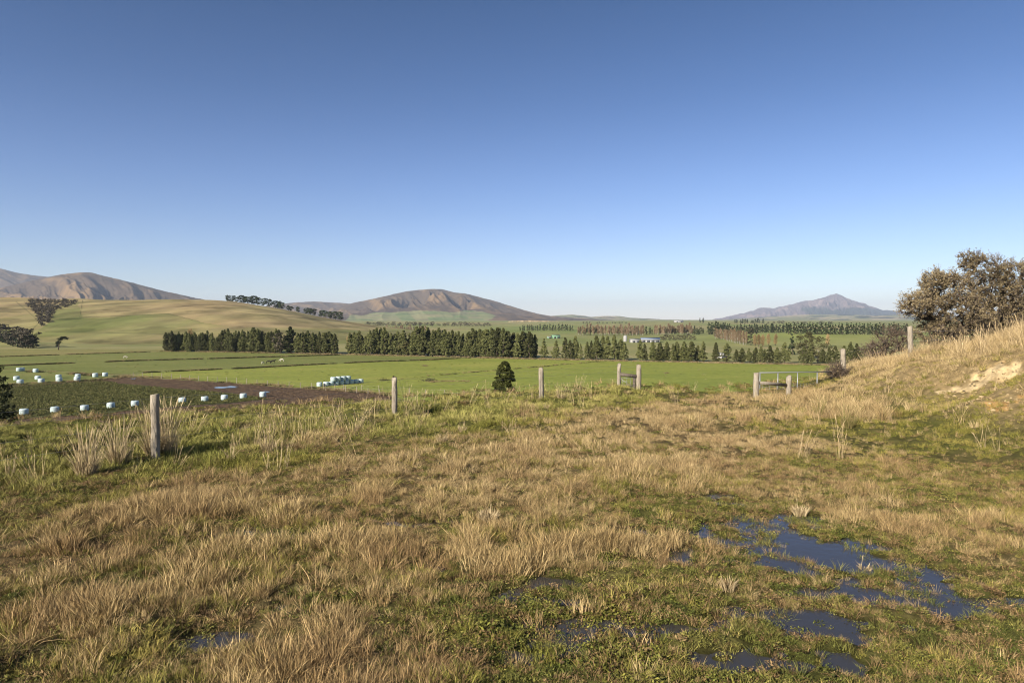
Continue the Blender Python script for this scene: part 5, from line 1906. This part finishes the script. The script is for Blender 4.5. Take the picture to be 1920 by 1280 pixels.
# the dark evergreen at the left edge of the picture
ty = 27.0
tb = at(-16, 800, ty)
zb = ground_z(tb[0], ty)
root = empty("evergreen_tree", (tb[0], ty, zb))
tag(root, "dark evergreen tree at the left edge beside the crop field", "evergreen tree")
hT = at(0, 640, ty)[2] - zb
rngb = np.random.default_rng(305)


def shpt(t):
    return (0.75 + 0.25 * math.sin(t * 9 + 1)) * max(0.04, 1 - t ** 3.2) ** 0.6


P_, rn_ = crown_pts(rngb, hT, 1.25, 0.35, 260, 60, 0.26, shpt, 0.22)
v_, q_ = leaves(P_, 0.11, rngb, 0.5, 0.3, np.concatenate([P_[:, :2], np.zeros((len(P_), 1))], 1))
mb = MB()
mb.add(v_, q_, (), np.repeat(rn_, 4))
mb.build("crown", M_pinedark, root)
mb = MB()
mb.tube([(0, 0, -0.4), (0.03, 0, 1.0), (0, 0.02, hT * 0.9)], [0.14, 0.10, 0.02], 8)
for k in range(10):
    a = k * 2.4
    mb.tube([(0, 0, 0.4 + 0.25 * k), (0.5 * math.cos(a), 0.5 * math.sin(a), 0.6 + 0.25 * k)], [0.04, 0.015], 5)
mb.build("trunk", M_bark, root, True)


def hawthorn(px, base, y, lobes, ntar, label, seed, leafn, leafs, mleaf=None, mtw=None, name="hawthorn_bush"):
    """bush of crooked branches: targets inside the lobes are joined one after another to the nearest branch"""
    rng = np.random.default_rng(seed)
    b = at(px, base, y)
    zg = ground_z(b[0], y)
    root = empty(name, (b[0], y, zg))
    tag(root, label, "bush")
    T = []
    for (cx, cyp, rxp, ryp, ydep, wgt) in lobes:
        c = at(cx, cyp, y)
        rx, rz_ = rxp / F * y, ryp / F * y
        n = int(ntar * wgt)
        p = rng.normal(0, 1, (n, 3))
        p = p / np.linalg.norm(p, axis=1)[:, None] * (rng.uniform(0.12, 1, n) ** 0.45)[:, None]
        p = p * np.array([rx, ydep, rz_]) + np.array([c[0] - b[0], 0, c[2] - zg])
        T.append(p)
    T = np.concatenate(T)
    T = T[T[:, 2] > 0.04]
    T = T[np.argsort(np.linalg.norm(T, axis=1))]
    nodes = [np.array([0, 0, 0.0])]
    par = [-1]
    for s_ in range(4):
        a = s_ * 1.6 + 0.4
        nodes.append(np.array([0.25 * math.cos(a), 0.25 * math.sin(a), 0.6]))
        par.append(0)
    NA = np.zeros((len(T) * 3 + 10, 3))
    for i, p in enumerate(nodes):
        NA[i] = p
    m = len(nodes)
    parr = np.full(len(NA), -1)
    parr[:m] = par
    ends = []
    for p in T:
        d = np.linalg.norm(NA[:m] - p, axis=1) + 0.35 * np.clip(NA[:m, 2] - p[2], 0, None)
        j = int(np.argmin(d))
        mid = (NA[j] + p) / 2 + rng.normal(0, 0.10, 3) * d[j]
        NA[m] = mid
        parr[m] = j
        NA[m + 1] = p
        parr[m + 1] = m
        ends.append(m + 1)
        m += 2
    cntd = np.ones(m)
    for i in range(m - 1, 0, -1):
        cntd[parr[i]] += cntd[i]
    rad = 0.0052 * np.sqrt(cntd) + 0.003
    mb = MB()
    for i in range(1, m):
        j = parr[i]
        mb.tube([NA[j], NA[i]], [min(rad[j], rad[i] * 1.4), rad[i]], 4 if cntd[i] < 12 else 6, caps=False, rnd=rng.uniform(0, 0.6))
    mb.build("branches", mtw or M_hawtwig, root)
    # fine twigs
    E = np.array(ends)
    ctr = NA[:m].mean(0)
    src_ = NA[rng.choice(E, leafn // 5)]
    n = len(src_)
    d = rng.normal(0, 1, (n, 3)) + 0.8 * (src_ - ctr) / (np.linalg.norm(src_ - ctr, axis=1)[:, None] + 1e-6) + np.array([0, 0, 0.25])
    d /= np.linalg.norm(d, axis=1)[:, None]
    ln = rng.uniform(0.12, 0.36, n)[:, None]
    sd = np.cross(d, rng.normal(0, 1, (n, 3)))
    sd /= np.linalg.norm(sd, axis=1)[:, None] + 1e-9
    sd *= 0.007
    tip = src_ + d * ln
    v = np.stack([src_ - sd, src_ + sd, tip + sd * 0.5, tip - sd * 0.5], 1).reshape(-1, 3)
    mb = MB()
    mb.add(v, np.arange(4 * n).reshape(n, 4), (), np.repeat(rng.uniform(0.2, 1, n), 4))
    mb.build("twigs", mtw or M_hawtwig, root)
    # lichen and small leaves on the twigs
    k = rng.integers(0, n, leafn)
    P = src_[k] + d[k] * ln[k] * rng.uniform(0.05, 1.0, leafn)[:, None] + rng.normal(0, 0.03, (leafn, 3))
    v, q = leaves(P, leafs, rng, 0.6)
    mb = MB()
    big = fbm(P[:, 0] * 1.3 + P[:, 1], P[:, 2] * 1.3, seed, 2) * 0.35 + 0.5
    mb.add(v, q, (), np.repeat(np.clip(big + rng.normal(0, 0.2, leafn), 0, 1), 4))
    mb.build("foliage", mleaf or M_haw, root)
    return root


hawthorn(1885, 655, 31.0, [(1880, 570, 62, 55, 1.5, 0.8), (1850, 505, 48, 26, 0.9, 0.28), (1822, 488, 26, 16, 0.5, 0.12), (1905, 515, 45, 28, 1.0, 0.3), (1960, 560, 60, 60, 1.5, 0.6), (1850, 615, 60, 35, 1.3, 0.4), (1890, 600, 55, 40, 1.2, 0.4), (1860, 545, 40, 30, 1.0, 0.25)],
         620, "tall lichen covered bush at the right edge, larger of the two on the bank", 501, 36000, 0.07)
hawthorn(1770, 655, 29.5, [(1775, 545, 50, 34, 1.2, 0.45), (1725, 570, 38, 24, 1.0, 0.3), (1790, 590, 60, 40, 1.3, 0.5), (1760, 525, 34, 18, 0.8, 0.18), (1760, 625, 45, 25, 1.1, 0.25)],
         560, "rounded lichen covered bush on the bank behind the leaning post", 503, 28000, 0.066)
M_purple = leaf_mat("purple_brown_twigs", (0.09, 0.065, 0.05), (0.19, 0.14, 0.10), objvar=0.1)
hawthorn(1665, 672, 33.0, [(1675, 636, 42, 26, 1.0, 0.6), (1640, 655, 24, 16, 0.7, 0.3)], 300, "low purple brown scrub left of the leaning post", 507, 5000, 0.05, M_purple, None, "scrub_bush")
hawthorn(1568, 706, 29.0, [(1568, 696, 20, 12, 0.4, 0.5)], 240, "small dark twiggy bush at the gate's right end", 509, 2200, 0.035, M_purple, None, "scrub_bush")

# ------------------------------------------------------------------ haze
mh = bpy.data.materials.new("haze_air")
mh.use_nodes = True
nt = mh.node_tree
for n_ in list(nt.nodes):
    if n_.type == 'BSDF_PRINCIPLED':
        nt.nodes.remove(n_)
pv = nt.nodes.new("ShaderNodeVolumePrincipled")
pv.inputs["Color"].default_value = (0.70, 0.82, 1.0, 1)
pv.inputs["Density"].default_value = 5.5e-5
pv.inputs["Anisotropy"].default_value = 0.0
nt.links.new(pv.outputs[0], nt.nodes["Material Output"].inputs["Volume"])
mb = MB()
mb.box((-16500, -300, -13), (17000, 20500, 530))
hz = mb.build("haze", mh)
tag(hz, "faint blue haze over the far hills", None, None, 'stuff')
